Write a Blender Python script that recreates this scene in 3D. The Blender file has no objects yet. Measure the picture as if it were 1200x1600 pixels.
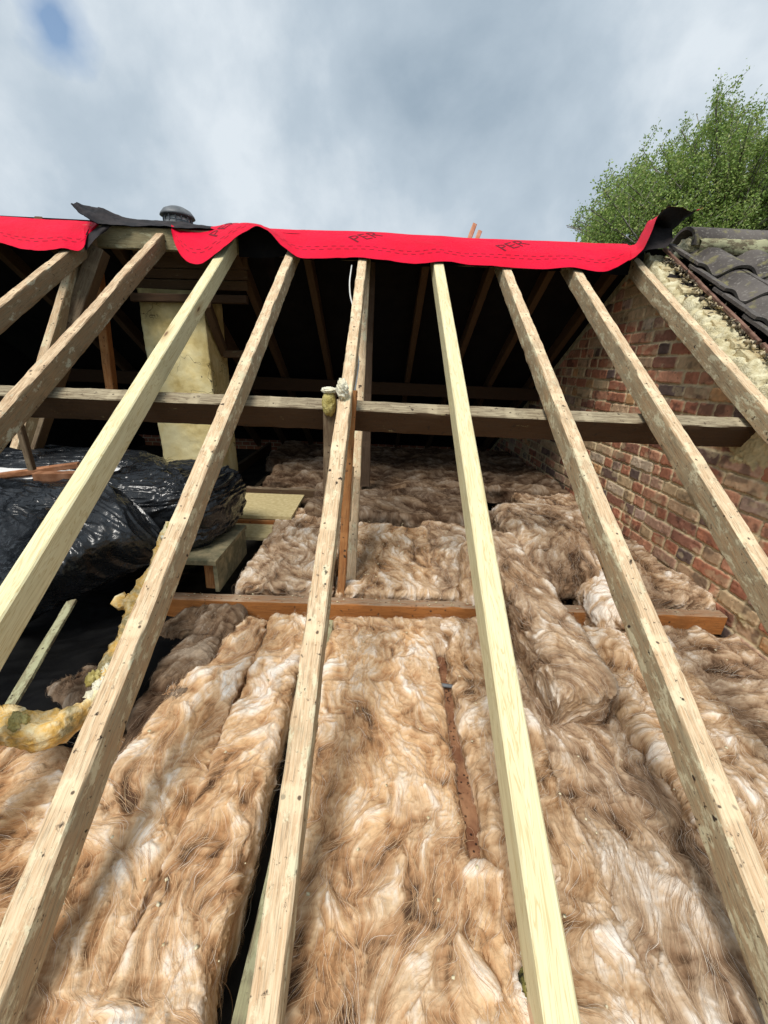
import bpy, math, random
import numpy as np
from mathutils import Vector, Matrix
R = math.radians
sc = bpy.context.scene
col = sc.collection

# ------------------------------------------------------------------ camera
F = 630.0 / 1200.0                                  # focal length in picture widths
TH, RO, YA, PH = R(20.04), R(2.53), R(-1.24), R(32.47)   # tilt, roll, yaw, roof pitch
def cam_axes():
    ct, st = math.cos(TH), math.sin(TH)
    f = np.array([0, ct, -st]); u = np.array([0, st, ct]); r = np.array([1., 0, 0])
    cy, sy = math.cos(YA), math.sin(YA)
    Z = np.array([[cy, -sy, 0], [sy, cy, 0], [0, 0, 1]])
    f, u, r = Z @ f, Z @ u, Z @ r
    c, s = math.cos(RO), math.sin(RO)
    return c * r + s * u, -s * r + c * u, f
CR, CU, CF = cam_axes()
cam = bpy.data.cameras.new('camera')
cam.sensor_fit = 'HORIZONTAL'; cam.sensor_width = 36; cam.lens = 36 * F
cam.clip_start = 0.02; cam.clip_end = 2000
co = bpy.data.objects.new('camera', cam); col.objects.link(co)
co.matrix_world = Matrix(((CR[0], CU[0], -CF[0], 0), (CR[1], CU[1], -CF[1], 0), (CR[2], CU[2], -CF[2], 0), (0, 0, 0, 1)))
sc.camera = co

def ray(x, y): return (x - 600) / 630.0 * CR + (800 - y) / 630.0 * CU + CF
RN = np.array([0, -math.sin(PH), math.cos(PH)])     # normal of the front roof slope
RD = np.array([0, math.cos(PH), math.sin(PH)])      # up the slope
H0 = -0.97
def on(x, y, n, c):
    d = ray(x, y); n = np.asarray(n, float); return d * c / d.dot(n)
def atY(x, y, Y): return on(x, y, (0, 1, 0), Y)
def atZ(x, y, Z): return on(x, y, (0, 0, 1), Z)
def atR(x, y, off=0.0): return on(x, y, RN, H0 + off)
def zroof(Y, off=0.0): return (H0 + off) / math.cos(PH) + math.tan(PH) * Y

# ------------------------------------------------------------------ sky and sun
SUN_EL, SUN_AZ = R(58), R(207)                       # azimuth: clockwise from +Y; light from the left, behind the camera
w = bpy.data.worlds.new('World'); sc.world = w; w.use_nodes = True
nt = w.node_tree; nt.nodes.clear()
def N(t, **k):
    n = nt.nodes.new(t)
    for a, b in k.items(): setattr(n, a, b)
    return n
out = N('ShaderNodeOutputWorld'); bg = N('ShaderNodeBackground')
sky = N('ShaderNodeTexSky', sky_type='NISHITA', sun_disc=False, ozone_density=.35, air_density=1.3); sky.sun_elevation = SUN_EL; sky.sun_rotation = SUN_AZ
tc = N('ShaderNodeTexCoord')
mp = N('ShaderNodeMapping'); mp.inputs['Scale'].default_value = (1.5, 1.2, 1.5); mp.inputs['Location'].default_value = (3.1, 1.7, .4)
nt.links.new(tc.outputs['Generated'], mp.inputs[0])
n1 = N('ShaderNodeTexNoise'); n1.inputs['Scale'].default_value = 1.7; n1.inputs['Detail'].default_value = 8; n1.inputs['Roughness'].default_value = .55; n1.inputs['Distortion'].default_value = .2
nt.links.new(mp.outputs[0], n1.inputs['Vector'])
rp = N('ShaderNodeValToRGB'); e = rp.color_ramp.elements
e[0].position = .29; e[0].color = (.34, .43, .52, 1)
e[1].position = .66; e[1].color = (.75, .82, .88, 1)
m_ = e.new(.50); m_.color = (.51, .60, .685, 1)
nt.links.new(n1.outputs['Fac'], rp.inputs[0])
# clear blue hole: around one direction, with a ragged edge
hd = ray(85, 38); hd = hd / np.linalg.norm(hd)
vm = N('ShaderNodeVectorMath', operation='SUBTRACT'); vm.inputs[1].default_value = tuple(hd)
nm = N('ShaderNodeVectorMath', operation='NORMALIZE'); nt.links.new(tc.outputs['Generated'], nm.inputs[0]); nt.links.new(nm.outputs[0], vm.inputs[0])
ms = N('ShaderNodeVectorMath', operation='MULTIPLY'); ms.inputs[1].default_value = (2.0, 2.0, 2.0); nt.links.new(vm.outputs[0], ms.inputs[0])
ln = N('ShaderNodeVectorMath', operation='LENGTH'); nt.links.new(ms.outputs[0], ln.inputs[0])
n2 = N('ShaderNodeTexNoise'); n2.inputs['Scale'].default_value = 7; n2.inputs['Detail'].default_value = 5
nt.links.new(tc.outputs['Generated'], n2.inputs['Vector'])
ma = N('ShaderNodeMath', operation='MULTIPLY_ADD'); ma.inputs[1].default_value = .34; nt.links.new(n2.outputs['Fac'], ma.inputs[0]); nt.links.new(ln.outputs['Value'], ma.inputs[2])
mr = N('ShaderNodeMapRange'); mr.inputs['From Min'].default_value = .16; mr.inputs['From Max'].default_value = .26
nt.links.new(ma.outputs[0], mr.inputs['Value'])
sb = N('ShaderNodeVectorMath', operation='SCALE'); sb.inputs['Scale'].default_value = .15; nt.links.new(sky.outputs[0], sb.inputs[0])
mx = N('ShaderNodeMix', data_type='RGBA'); nt.links.new(mr.outputs['Result'], mx.inputs['Factor'])
nt.links.new(sb.outputs[0], mx.inputs['A']); nt.links.new(rp.outputs[0], mx.inputs['B'])
nt.links.new(mx.outputs['Result'], bg.inputs['Color']); bg.inputs['Strength'].default_value = 1.0
nt.links.new(bg.outputs[0], out.inputs[0])
sl = bpy.data.lights.new('sun', 'SUN'); sl.energy = 3.7; sl.angle = R(22); sl.color = (1, .955, .88)
so = bpy.data.objects.new('sun', sl); col.objects.link(so)
sd = Vector((math.sin(SUN_AZ) * math.cos(SUN_EL), math.cos(SUN_AZ) * math.cos(SUN_EL), math.sin(SUN_EL)))
so.rotation_euler = sd.to_track_quat('Z', 'Y').to_euler(); so.location = (0, 0, 8)
sc.view_settings.view_transform = 'Standard'; sc.view_settings.look = 'None'; sc.view_settings.exposure = 0.0; sc.view_settings.gamma = 1
sc.cycles.max_bounces = 6; sc.cycles.diffuse_bounces = 4

# ------------------------------------------------------------------ helpers
def tag(o, label=None, cat=None, group=None, kind=None):
    if label: o['label'] = label
    if cat: o['category'] = cat
    if group: o['group'] = group
    if kind: o['kind'] = kind
    return o
def empty(name, loc=(0, 0, 0)):
    o = bpy.data.objects.new(name, None); o.location = loc; o.empty_display_size = .1; col.objects.link(o); return o
def link(name, me, parent=None, mat=None):
    o = bpy.data.objects.new(name, me); col.objects.link(o)
    if parent is not None:
        o.parent = parent
        o.matrix_parent_inverse = Matrix.Translation(-Vector(parent.location)) if parent.type == 'EMPTY' else Matrix.Identity(4)
    if mat is not None: me.materials.append(mat)
    return o
def npmesh(name, V, faces, smooth=True, colors=None, mi=None):
    """faces: (n,4) or (n,3) int array"""
    me = bpy.data.meshes.new(name)
    V = np.ascontiguousarray(V, np.float32); faces = np.ascontiguousarray(faces, np.int32)
    nf, k = faces.shape
    me.vertices.add(len(V)); me.vertices.foreach_set('co', V.ravel())
    me.loops.add(nf * k); me.loops.foreach_set('vertex_index', faces.ravel())
    me.polygons.add(nf); me.polygons.foreach_set('loop_start', np.arange(0, nf * k, k, dtype=np.int32))
    try: me.polygons.foreach_set('loop_total', np.full(nf, k, np.int32))
    except Exception: pass
    if smooth: me.polygons.foreach_set('use_smooth', np.ones(nf, bool))
    if mi is not None: me.polygons.foreach_set('material_index', np.ascontiguousarray(mi, np.int32))
    if colors is not None:
        ca = me.color_attributes.new('Col', 'FLOAT_COLOR', 'POINT')
        c4 = np.ones((len(V), 4), np.float32); c4[:, :3] = colors
        ca.data.foreach_set('color', c4.ravel())
    me.update(); me.validate()
    return me
def gridfaces(n, m):
    i = np.arange(n * m).reshape(n, m)
    return np.stack([i[:-1, :-1], i[1:, :-1], i[1:, 1:], i[:-1, 1:]], -1).reshape(-1, 4)

# numpy noise ------------------------------------------------------
def _h(ix, iy, seed):
    n = (ix * 374761393 + iy * 668265263 + seed * 1442695041) & 0xffffffff
    n = ((n ^ (n >> 13)) * 1274126177) & 0xffffffff
    n = ((n ^ (n >> 16)) * 2246822519) & 0xffffffff
    return ((n ^ (n >> 15)) & 0xffffff) / float(0xffffff) * 2 - 1
def vnoise(x, y, seed=0):
    ix = np.floor(x).astype(np.int64); iy = np.floor(y).astype(np.int64)
    fx = x - ix; fy = y - iy
    fx = fx * fx * fx * (fx * (fx * 6 - 15) + 10); fy = fy * fy * fy * (fy * (fy * 6 - 15) + 10)
    a = _h(ix, iy, seed); b = _h(ix + 1, iy, seed); c = _h(ix, iy + 1, seed); d = _h(ix + 1, iy + 1, seed)
    return (a * (1 - fx) + b * fx) * (1 - fy) + (c * (1 - fx) + d * fx) * fy
def fbm(x, y, seed=0, octv=4, gain=.5):
    s = 0; a = 1.; t = 0
    for k in range(octv):
        s = s + a * vnoise(x * 2 ** k + 17.3 * k, y * 2 ** k - 9.1 * k, seed + k * 31); t += a; a *= gain
    return s / t
def ridged(x, y, seed=0, octv=3):
    s = 0; a = 1.; t = 0
    for k in range(octv):
        s = s + a * (1 - 2 * np.abs(vnoise(x * 2 ** k + 5.3 * k, y * 2 ** k, seed + k * 17))); t += a; a *= .5
    return s / t
def sstep(a, b, x):
    t = np.clip((x - a) / (b - a), 0, 1); return t * t * (3 - 2 * t)
def lic(src, vx, vy, n=14, h=1.0):
    H, W = src.shape
    acc = src.copy(); wt = 1.0
    gy, gx = np.meshgrid(np.arange(H, dtype=np.float32), np.arange(W, dtype=np.float32), indexing='ij')
    for sgn in (1, -1):
        px, py = gx.copy(), gy.copy()
        for k in range(n):
            ix = np.clip(np.rint(px), 0, W - 1).astype(np.int32); iy = np.clip(np.rint(py), 0, H - 1).astype(np.int32)
            px += sgn * h * vx[iy, ix]; py += sgn * h * vy[iy, ix]
            fx = np.clip(px, 0, W - 1.001); fy = np.clip(py, 0, H - 1.001)
            x0 = fx.astype(np.int32); y0 = fy.astype(np.int32); ax = fx - x0; ay = fy - y0
            s = (src[y0, x0] * (1 - ax) + src[y0, x0 + 1] * ax) * (1 - ay) + (src[y0 + 1, x0] * (1 - ax) + src[y0 + 1, x0 + 1] * ax) * ay
            acc += s
        wt += n
    acc /= wt
    return acc / (acc.std() + 1e-9)

# materials ----------------------------------------------------------
class MT:
    def __init__(s, name, rough=.8, spec=.3):
        s.m = bpy.data.materials.new(name); s.m.use_nodes = True; s.t = s.m.node_tree
        s.b = s.t.nodes['Principled BSDF']; s.b.inputs['Roughness'].default_value = rough
        s.b.inputs['Specular IOR Level'].default_value = spec
        s.tc = s.t.nodes.new('ShaderNodeTexCoord')
    def n(s, t, **k):
        x = s.t.nodes.new(t)
        for a, b in k.items(): setattr(x, a, b)
        return x
    def l(s, a, b): s.t.links.new(a, b)
    def map(s, scale, src='Object', loc=(0, 0, 0), rnd=True):
        m = s.n('ShaderNodeMapping'); m.inputs['Scale'].default_value = scale; m.inputs['Location'].default_value = loc
        s.l(s.tc.outputs[src], m.inputs[0])
        if rnd:
            oi = s.n('ShaderNodeObjectInfo'); ad = s.n('ShaderNodeVectorMath', operation='MULTIPLY_ADD')
            ad.inputs[1].default_value = (37, 19, 53); s.l(oi.outputs['Random'], ad.inputs[0]); s.l(m.outputs[0], ad.inputs[2]); return ad.outputs[0]
        return m.outputs[0]
    def noise(s, vec, scale, detail=5, rough=.55, dist=0):
        x = s.n('ShaderNodeTexNoise'); x.inputs['Scale'].default_value = scale; x.inputs['Detail'].default_value = detail
        x.inputs['Roughness'].default_value = rough; x.inputs['Distortion'].default_value = dist; s.l(vec, x.inputs['Vector']); return x.outputs['Fac']
    def ramp(s, fac, *stops):
        r = s.n('ShaderNodeValToRGB'); el = r.color_ramp.elements
        for i, (p, c) in enumerate(stops):
            q = el[i] if i < 2 else el.new(p)
            q.position = p; q.color = (c if len(c) == 4 else (*c, 1))
        s.l(fac, r.inputs[0]); return r.outputs[0]
    def rng(s, fac, a, b, c=0, d=1):
        r = s.n('ShaderNodeMapRange'); s.l(fac, r.inputs['Value'])
        for k, v in zip(('From Min', 'From Max', 'To Min', 'To Max'), (a, b, c, d)): r.inputs[k].default_value = v
        return r.outputs['Result']
    def mix(s, f, a, b, mode='MIX'):
        x = s.n('ShaderNodeMix', data_type='RGBA', blend_type=mode)
        if isinstance(f, float): x.inputs['Factor'].default_value = f
        else: s.l(f, x.inputs['Factor'])
        for nm_, v in (('A', a), ('B', b)):
            if isinstance(v, tuple): x.inputs[nm_].default_value = (*v[:3], 1)
            else: s.l(v, x.inputs[nm_])
        return x.outputs['Result']
    def base(s, c):
        if isinstance(c, tuple): s.b.inputs['Base Color'].default_value = (*c[:3], 1)
        else: s.l(c, s.b.inputs['Base Color'])
    def bump(s, h, strength=.4, dist=.01):
        x = s.n('ShaderNodeBump'); x.inputs['Strength'].default_value = strength; x.inputs['Distance'].default_value = dist
        s.l(h, x.inputs['Height']); s.l(x.outputs[0], s.b.inputs['Normal'])

def m_old(name, top, side, stain, dark=(.05, .035, .025), pale=(.62, .58, .42), pale_amt=.56):
    m = MT(name, .85, .15)
    long = m.map((1.2, 14, 14)); iso = m.map((1, 1, 1))
    g = m.noise(long, 9, 8, .7, .6); bl = m.noise(m.map((.6, 1.3, 1.3)), 22, 9, .74); fine = m.noise(iso, 70, 5, .65); sp = m.noise(iso, 38, 3, .5)
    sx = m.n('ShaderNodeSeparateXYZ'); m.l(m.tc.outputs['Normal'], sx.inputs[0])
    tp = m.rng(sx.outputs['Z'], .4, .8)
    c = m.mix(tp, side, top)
    c = m.mix(m.rng(g, .40, .66, 0, .8), c, stain)
    c = m.mix(m.rng(m.noise(m.map((1.5, 40, 40)), 9, 6, .7), .5, .72, 0, .7), c, dark)
    c = m.mix(m.rng(bl, pale_amt, pale_amt + .06, 0, .85), c, pale)
    c = m.mix(m.rng(fine, .38, .30), c, dark)
    c = m.mix(m.rng(sp, .33, .27), c, dark)
    c = m.mix(m.rng(m.noise(m.map((1, 1, 1), loc=(9, 3, 1)), 5, 4, .6), .55, .75, 0, .55), c, m.mix(.5, side, dark))
    so_ = m.n('ShaderNodeSeparateXYZ'); m.l(m.tc.outputs['Object'], so_.inputs[0])
    wb = m.n('ShaderNodeMath', operation='MULTIPLY_ADD'); wb.inputs[1].default_value = .018; m.l(m.noise(iso, 30, 3), wb.inputs[0]); m.l(so_.outputs['X'], wb.inputs[2])
    pp = m.n('ShaderNodeMath', operation='PINGPONG'); pp.inputs[1].default_value = .165; m.l(wb.outputs[0], pp.inputs[0])
    bm_ = m.n('ShaderNodeMath', operation='MULTIPLY'); m.l(m.rng(pp.outputs[0], .026, .016, 0, .38), bm_.inputs[0]); m.l(tp, bm_.inputs[1])
    c = m.mix(bm_.outputs[0], c, tuple(min(.85, q * 1.25) for q in top))                       # paler marks where battens lay
    yy_ = m.n('ShaderNodeMath', operation='ABSOLUTE'); m.l(so_.outputs['Y'], yy_.inputs[0])
    cb = m.n('ShaderNodeCombineXYZ'); m.l(pp.outputs[0], cb.inputs[0]); yj = m.n('ShaderNodeMath', operation='MULTIPLY_ADD'); yj.inputs[1].default_value = .07; yj.inputs[2].default_value = -.035
    m.l(m.noise(m.map((1.3, 0, 0)), 3, 2), yj.inputs[0]); ys = m.n('ShaderNodeMath', operation='ADD'); m.l(so_.outputs['Y'], ys.inputs[0]); m.l(yj.outputs[0], ys.inputs[1]); m.l(ys.outputs[0], cb.inputs[1])
    nl = m.n('ShaderNodeVectorMath', operation='LENGTH'); m.l(cb.outputs[0], nl.inputs[0])
    nt2 = m.n('ShaderNodeMath', operation='MULTIPLY'); m.l(m.rng(nl.outputs['Value'], .0048, .0026, 0, .85), nt2.inputs[0]); m.l(tp, nt2.inputs[1])
    c = m.mix(nt2.outputs[0], c, (.035, .02, .015))                                             # batten nail holes
    m.base(c)
    h = m.mix(.5, g, fine); m.bump(h, .7, .004)
    return m.m
def m_new():
    m = MT('new_treated_timber', .62, .25)
    g1 = m.noise(m.map((.55, 9, 9)), 5, 3, .5, 1.6)             # broad growth bands, bent round the knots
    k = m.n('ShaderNodeMath', operation='MULTIPLY'); k.inputs[1].default_value = 46; m.l(g1, k.inputs[0])
    sn = m.n('ShaderNodeMath', operation='SINE'); m.l(k.outputs[0], sn.inputs[0])
    fine = m.noise(m.map((1.2, 55, 55)), 7, 5, .65)
    c = m.mix(m.rng(g1, .35, .65), (.70, .62, .37), (.78, .71, .45))
    c = m.mix(m.rng(sn.outputs[0], .4, 1, 0, .6), c, (.50, .37, .15))
    c = m.mix(m.rng(fine, .48, .72, 0, .38), c, (.48, .42, .24))
    vo = m.n('ShaderNodeTexVoronoi'); vo.inputs['Scale'].default_value = 1; m.l(m.map((2.1, 8, 8)), vo.inputs['Vector'])
    c = m.mix(m.rng(vo.outputs['Distance'], .20, .07, 0, .55), c, (.42, .25, .09))
    c = m.mix(m.rng(vo.outputs['Distance'], .065, .03, 0, .9), c, (.13, .06, .025))
    c = m.mix(m.rng(m.noise(m.map((1, 1, 1)), 6, 4), .5, .8, 0, .4), c, (.55, .52, .30))
    m.base(c); m.bump(fine, .12, .0015)
    return m.m
MAT = {}
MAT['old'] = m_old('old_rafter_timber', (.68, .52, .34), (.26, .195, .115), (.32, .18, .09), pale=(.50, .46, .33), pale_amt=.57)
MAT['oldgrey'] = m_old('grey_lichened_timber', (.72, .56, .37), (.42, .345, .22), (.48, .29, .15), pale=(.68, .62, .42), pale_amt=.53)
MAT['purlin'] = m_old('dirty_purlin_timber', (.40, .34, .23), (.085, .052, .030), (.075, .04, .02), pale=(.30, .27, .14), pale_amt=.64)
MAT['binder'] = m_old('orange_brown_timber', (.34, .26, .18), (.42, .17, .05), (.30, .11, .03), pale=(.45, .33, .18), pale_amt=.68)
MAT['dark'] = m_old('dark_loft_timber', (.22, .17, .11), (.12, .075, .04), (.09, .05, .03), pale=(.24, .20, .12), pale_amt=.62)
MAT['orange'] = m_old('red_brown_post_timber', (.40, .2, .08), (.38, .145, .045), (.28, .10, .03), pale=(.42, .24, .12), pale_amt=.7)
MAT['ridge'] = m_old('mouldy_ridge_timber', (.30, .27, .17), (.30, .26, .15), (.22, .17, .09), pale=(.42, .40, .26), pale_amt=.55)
MAT['gloom'] = m_old('shade_toned_timber', (.09, .06, .04), (.07, .04, .022), (.05, .03, .018), pale=(.1, .08, .05), pale_amt=.64)  # darker copy of the loft timber, rear shade put into its colour
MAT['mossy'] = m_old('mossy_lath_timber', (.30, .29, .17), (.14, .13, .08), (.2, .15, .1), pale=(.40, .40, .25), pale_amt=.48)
MAT['new'] = m_new()
def m_simple(name, c1, c2, scale=8, rough=.9, spec=.2, bump=.3, bd=.004, src='Object', detail=6, lo=.4, hi=.65):
    m = MT(name, rough, spec); v = m.map((1, 1, 1), src); f = m.noise(v, scale, detail, .6)
    m.base(m.ramp(f, (lo, c1), (hi, c2)))
    if bump: m.bump(m.noise(v, scale * 6, 4), bump, bd)
    return m.m
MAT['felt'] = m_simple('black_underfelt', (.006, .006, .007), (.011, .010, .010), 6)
MAT['black'] = m_simple('black_bitumen_felt', (.014, .012, .013), (.035, .028, .028), 12, .7)
MAT['slate'] = m_simple('rear_slope_tiles', (.05, .045, .045), (.09, .08, .075), 6)
def m_col(name, rough=.95, spec=.1, bump=None, sheen=0, trans=0):
    m = MT(name, rough, spec); a = m.n('ShaderNodeVertexColor', layer_name='Col'); m.base(a.outputs['Color'])
    if sheen: m.b.inputs['Sheen Weight'].default_value = sheen
    if bump: m.bump(m.noise(m.map((1, 1, 1), rnd=False), bump[0], 4, .6), bump[1], bump[2])
    return m.m
MAT['wool'] = m_col('mineral_wool', 1, 0, (160, .5, .004))
MAT['fibre'] = m_col('wool_fibre', 1, 0)
MAT['brick'] = m_col('brick_and_mortar', .95, .15, (120, .35, .004))
MAT['leaf'] = m_col('birch_leaf', .5, .35)
m = MAT['leaf']; t_ = m.node_tree; tb = t_.nodes.new('ShaderNodeBsdfTranslucent'); ms_ = t_.nodes.new('ShaderNodeMixShader'); ms_.inputs[0].default_value = .35
t_.links.new(next(x for x in t_.nodes if x.type == 'VERTEX_COLOR').outputs['Color'], tb.inputs[0]); t_.links.new(t_.nodes['Principled BSDF'].outputs[0], ms_.inputs[1]); t_.links.new(tb.outputs[0], ms_.inputs[2]); t_.links.new(ms_.outputs[0], t_.nodes['Material Output'].inputs[0])
MAT['bark'] = m_simple('bark', (.10, .08, .06), (.35, .33, .3), 9)
MAT['chip'] = m_simple('pale_wood_chip', (.6, .5, .3), (.75, .7, .5), 30, bump=0)
MAT['mortar'] = m_simple('yellow_lime_mortar', (.50, .43, .25), (.78, .72, .50), 22, bump=.9, bd=.01)
MAT['ply'] = m_simple('chipboard_sheet', (.50, .40, .20), (.62, .52, .29), 40, bump=.2)
MAT['white'] = m_simple('white_polystyrene', (.70, .70, .70), (.8, .8, .79), 10, bump=.1)
MAT['plastic'] = None
m = MT('black_bin_liner', .27, .5); f = m.noise(m.map((1, 1, 1)), 7, 3)
m.base(m.ramp(f, (.3, (.008, .009, .011)), (.7, (.02, .023, .027))))
fn = m.noise(m.map((1, 1, 1)), 13, 4, .5, 1.4); m.bump(fn, .4, .02); m.l(m.rng(fn, .3, .7, .16, .36), m.b.inputs['Roughness']); MAT['plastic'] = m.m
m = MT('red_membrane', .6, .12); f = m.noise(m.map((1, 1, 1), rnd=False), 5, 4)
m.base(m.ramp(f, (.3, (.60, .002, .024)), (.7, (.70, .003, .036)))); m.bump(m.noise(m.map((1, 1, 1), rnd=False), 14, 6, .6, .6), .45, .015); MAT['red'] = m.m
MAT['memback'] = m_simple('membrane_underside', (.012, .010, .011), (.02, .016, .017), 9)
m = MT('membrane_print', .6, .2); m.base((.16, .003, .010)); MAT['print'] = m.m
MAT['lead'] = m_simple('grey_metal', (.10, .11, .12), (.20, .21, .22), 14, .5, .4)
MAT['ceiling'] = m_simple('plasterboard_back', (.03, .027, .022), (.07, .06, .05), 7)
MAT['cable'] = m_simple('white_cable', (.6, .6, .57), (.7, .7, .68), 9, .4, bump=0)
MAT['ground'] = m_simple('garden_ground', (.05, .07, .025), (.12, .11, .07), .6, src='Object')
m = MT('pipe_lagging', .95, .1); v = m.map((1, 1, 1)); f = m.noise(v, 11, 5, .6); g = m.noise(v, 60, 4)
m.base(m.mix(m.rng(g, .45, .7, 0, .5), m.ramp(f, (.36, (.30, .24, .12)), (.64, (.78, .68, .42)), (.5, (.72, .44, .12))), (.85, .78, .55)))
m.bump(g, .8, .01); MAT['lag'] = m.m
m = MT('chimney_render', .9, .15); v = m.map((1, 1, 1)); f = m.noise(v, 5, 6, .6); g = m.noise(v, 45, 5, .6)
c = m.ramp(f, (.34, (.56, .42, .16)), (.66, (.86, .76, .44)), (.5, (.78, .64, .31)))
sp_ = m.n('ShaderNodeSeparateXYZ'); m.l(m.tc.outputs['Object'], sp_.inputs[0])
df = m.n('ShaderNodeMath', operation='MULTIPLY_ADD'); df.inputs[1].default_value = .9; m.l(m.noise(v, 4, 5), df.inputs[0]); m.l(sp_.outputs['Z'], df.inputs[2])
c = m.mix(m.rng(df.outputs[0], 1.85, 2.1, 0, .75), c, (.10, .085, .04))          # soot stain near the top
vo = m.n('ShaderNodeTexVoronoi', feature='DISTANCE_TO_EDGE'); vo.inputs['Scale'].default_value = 4.5
dn = m.n('ShaderNodeVectorMath', operation='ADD'); nn = m.n('ShaderNodeTexNoise'); nn.inputs['Scale'].default_value = 9; m.l(v, nn.inputs['Vector']); sc_ = m.n('ShaderNodeVectorMath', operation='SCALE'); sc_.inputs['Scale'].default_value = .25
m.l(nn.outputs['Color'], sc_.inputs[0]); m.l(v, dn.inputs[0]); m.l(sc_.outputs[0], dn.inputs[1]); m.l(dn.outputs[0], vo.inputs['Vector'])
ck = m.n('ShaderNodeMath', operation='MULTIPLY'); m.l(m.rng(vo.outputs['Distance'], .012, .002), ck.inputs[0]); m.l(m.rng(m.noise(v, 3.3, 2), .5, .58), ck.inputs[1])
c = m.mix(ck.outputs[0], c, (.07, .05, .03)); m.base(c); m.bump(g, .5, .006); MAT['render'] = m.m
m = MT('concrete_tile', .9, .2); v = m.map((1, 1, 1), rnd=False); f = m.noise(v, 4, 5); g = m.noise(v, 55, 5, .65)
c = m.ramp(f, (.35, (.060, .052, .048)), (.65, (.13, .115, .105)))
c = m.mix(m.rng(g, .56, .68, 0, .6), c, (.30, .28, .25)); c = m.mix(m.rng(m.noise(v, 13, 4), .58, .68, 0, .7), c, (.22, .20, .09)); m.base(c); m.bump(g, .6, .004); MAT['tile'] = m.m
m = MT('house_brick', .9, .15); bk = m.n('ShaderNodeTexBrick'); bk.inputs['Scale'].default_value = 4.4; bk.inputs['Color1'].default_value = (.30, .12, .07, 1); bk.inputs['Color2'].default_value = (.22, .08, .05, 1); bk.inputs['Mortar'].default_value = (.4, .35, .25, 1)
mp_ = m.n('ShaderNodeMapping'); mp_.inputs['Rotation'].default_value = (R(90), 0, 0); m.l(m.tc.outputs['Object'], mp_.inputs[0]); m.l(mp_.outputs[0], bk.inputs['Vector']); m.base(bk.outputs['Color']); MAT['hbrick'] = m.m

# timber: a, b = centre line of the top face; up = direction of the top face
def timber_mesh(name, L, w, h, seed=0, wob=.002, bow=0, step=.03, chamf=.004):
    n = max(3, int(L / step)) + 1
    x = np.linspace(0, L, n)
    c = chamf
    prof = []
    pts = [(-w / 2 + c, 0), (w / 2 - c, 0), (w / 2, -c), (w / 2, -h + c), (w / 2 - c, -h), (-w / 2 + c, -h), (-w / 2, -h + c), (-w / 2, -c)]
    for i in range(8):                      # extra points along the long edges
        a, b = pts[i], pts[(i + 1) % 8]; k = 1 if (i % 2) else 4
        if i in (2, 6): k = 5
        for j in range(k): prof.append((a[0] + (b[0] - a[0]) * j / k, a[1] + (b[1] - a[1]) * j / k))
    prof = np.array(prof); m_ = len(prof)
    V = np.zeros((n, m_, 3)); V[..., 0] = x[:, None]; V[..., 1] = prof[None, :, 0]; V[..., 2] = prof[None, :, 1]
    th = np.arange(m_)[None, :] * 1.0
    nz = fbm(x[:, None] * 14 + 0 * th, th * .55, seed) * wob + fbm(x[:, None] * 45, th * .8, seed + 7) * wob * .5
    cen = np.array([0, -h / 2]); dirv = prof - cen; dirv /= np.linalg.norm(dirv, axis=1)[:, None]
    V[..., 1] += dirv[None, :, 0] * nz; V[..., 2] += dirv[None, :, 1] * nz
    V[..., 1] += (bow * np.sin(np.pi * x / L))[:, None] + (vnoise(x * 1.3, x * 0, seed + 3) * wob * 2)[:, None]
    F_ = []
    idx = np.arange(n * m_).reshape(n, m_)
    nx = np.roll(idx, -1, axis=1)
    F_ = np.stack([idx[:-1], idx[1:], nx[1:], nx[:-1]], -1).reshape(-1, 4)
    V = V.reshape(-1, 3)
    # end caps: fans
    k = len(V); c0 = V[:m_].mean(0); c1 = V[-m_:].mean(0); V = np.vstack([V, c0, c1])
    me = bpy.data.meshes.new(name)
    faces = [tuple(f) for f in F_[:, ::-1]]
    for j in range(m_):
        faces.append((k, (j + 1) % m_, j)[::-1]); faces.append((k + 1, (n - 1) * m_ + j, (n - 1) * m_ + (j + 1) % m_)[::-1])
    me.from_pydata([tuple(v) for v in V], [], faces); me.validate()
    me.polygons.foreach_set('use_smooth', np.ones(len(me.polygons), bool)); me.set_sharp_from_angle(angle=R(35)) if hasattr(me, 'set_sharp_from_angle') else None
    import bmesh
    bm = bmesh.new(); bm.from_mesh(me); bmesh.ops.recalc_face_normals(bm, faces=bm.faces); bm.to_mesh(me); bm.free()
    return me
_sd = [10]
def timber(name, a, b, w, h, mat, up=(0, 0, 1), parent=None, **k):
    a = Vector([float(q) for q in a]); b = Vector([float(q) for q in b]); up = Vector([float(q) for q in up])
    X = (b - a).normalized(); Yv = up.cross(X).normalized(); Z = X.cross(Yv)
    _sd[0] += 13
    me = timber_mesh(name, (b - a).length, w, h, _sd[0], **k)
    o = bpy.data.objects.new(name, me); col.objects.link(o); me.materials.append(mat)
    M = Matrix(((X[0], Yv[0], Z[0], a[0]), (X[1], Yv[1], Z[1], a[1]), (X[2], Yv[2], Z[2], a[2]), (0, 0, 0, 1)))
    if parent is not None:
        o.parent = parent
    o.matrix_world = M
    if parent is not None:
        o.matrix_parent_inverse = Matrix.Identity(4)
        o.matrix_basis = Matrix.Translation(-Vector(parent.location)) @ M
    return o
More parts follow.
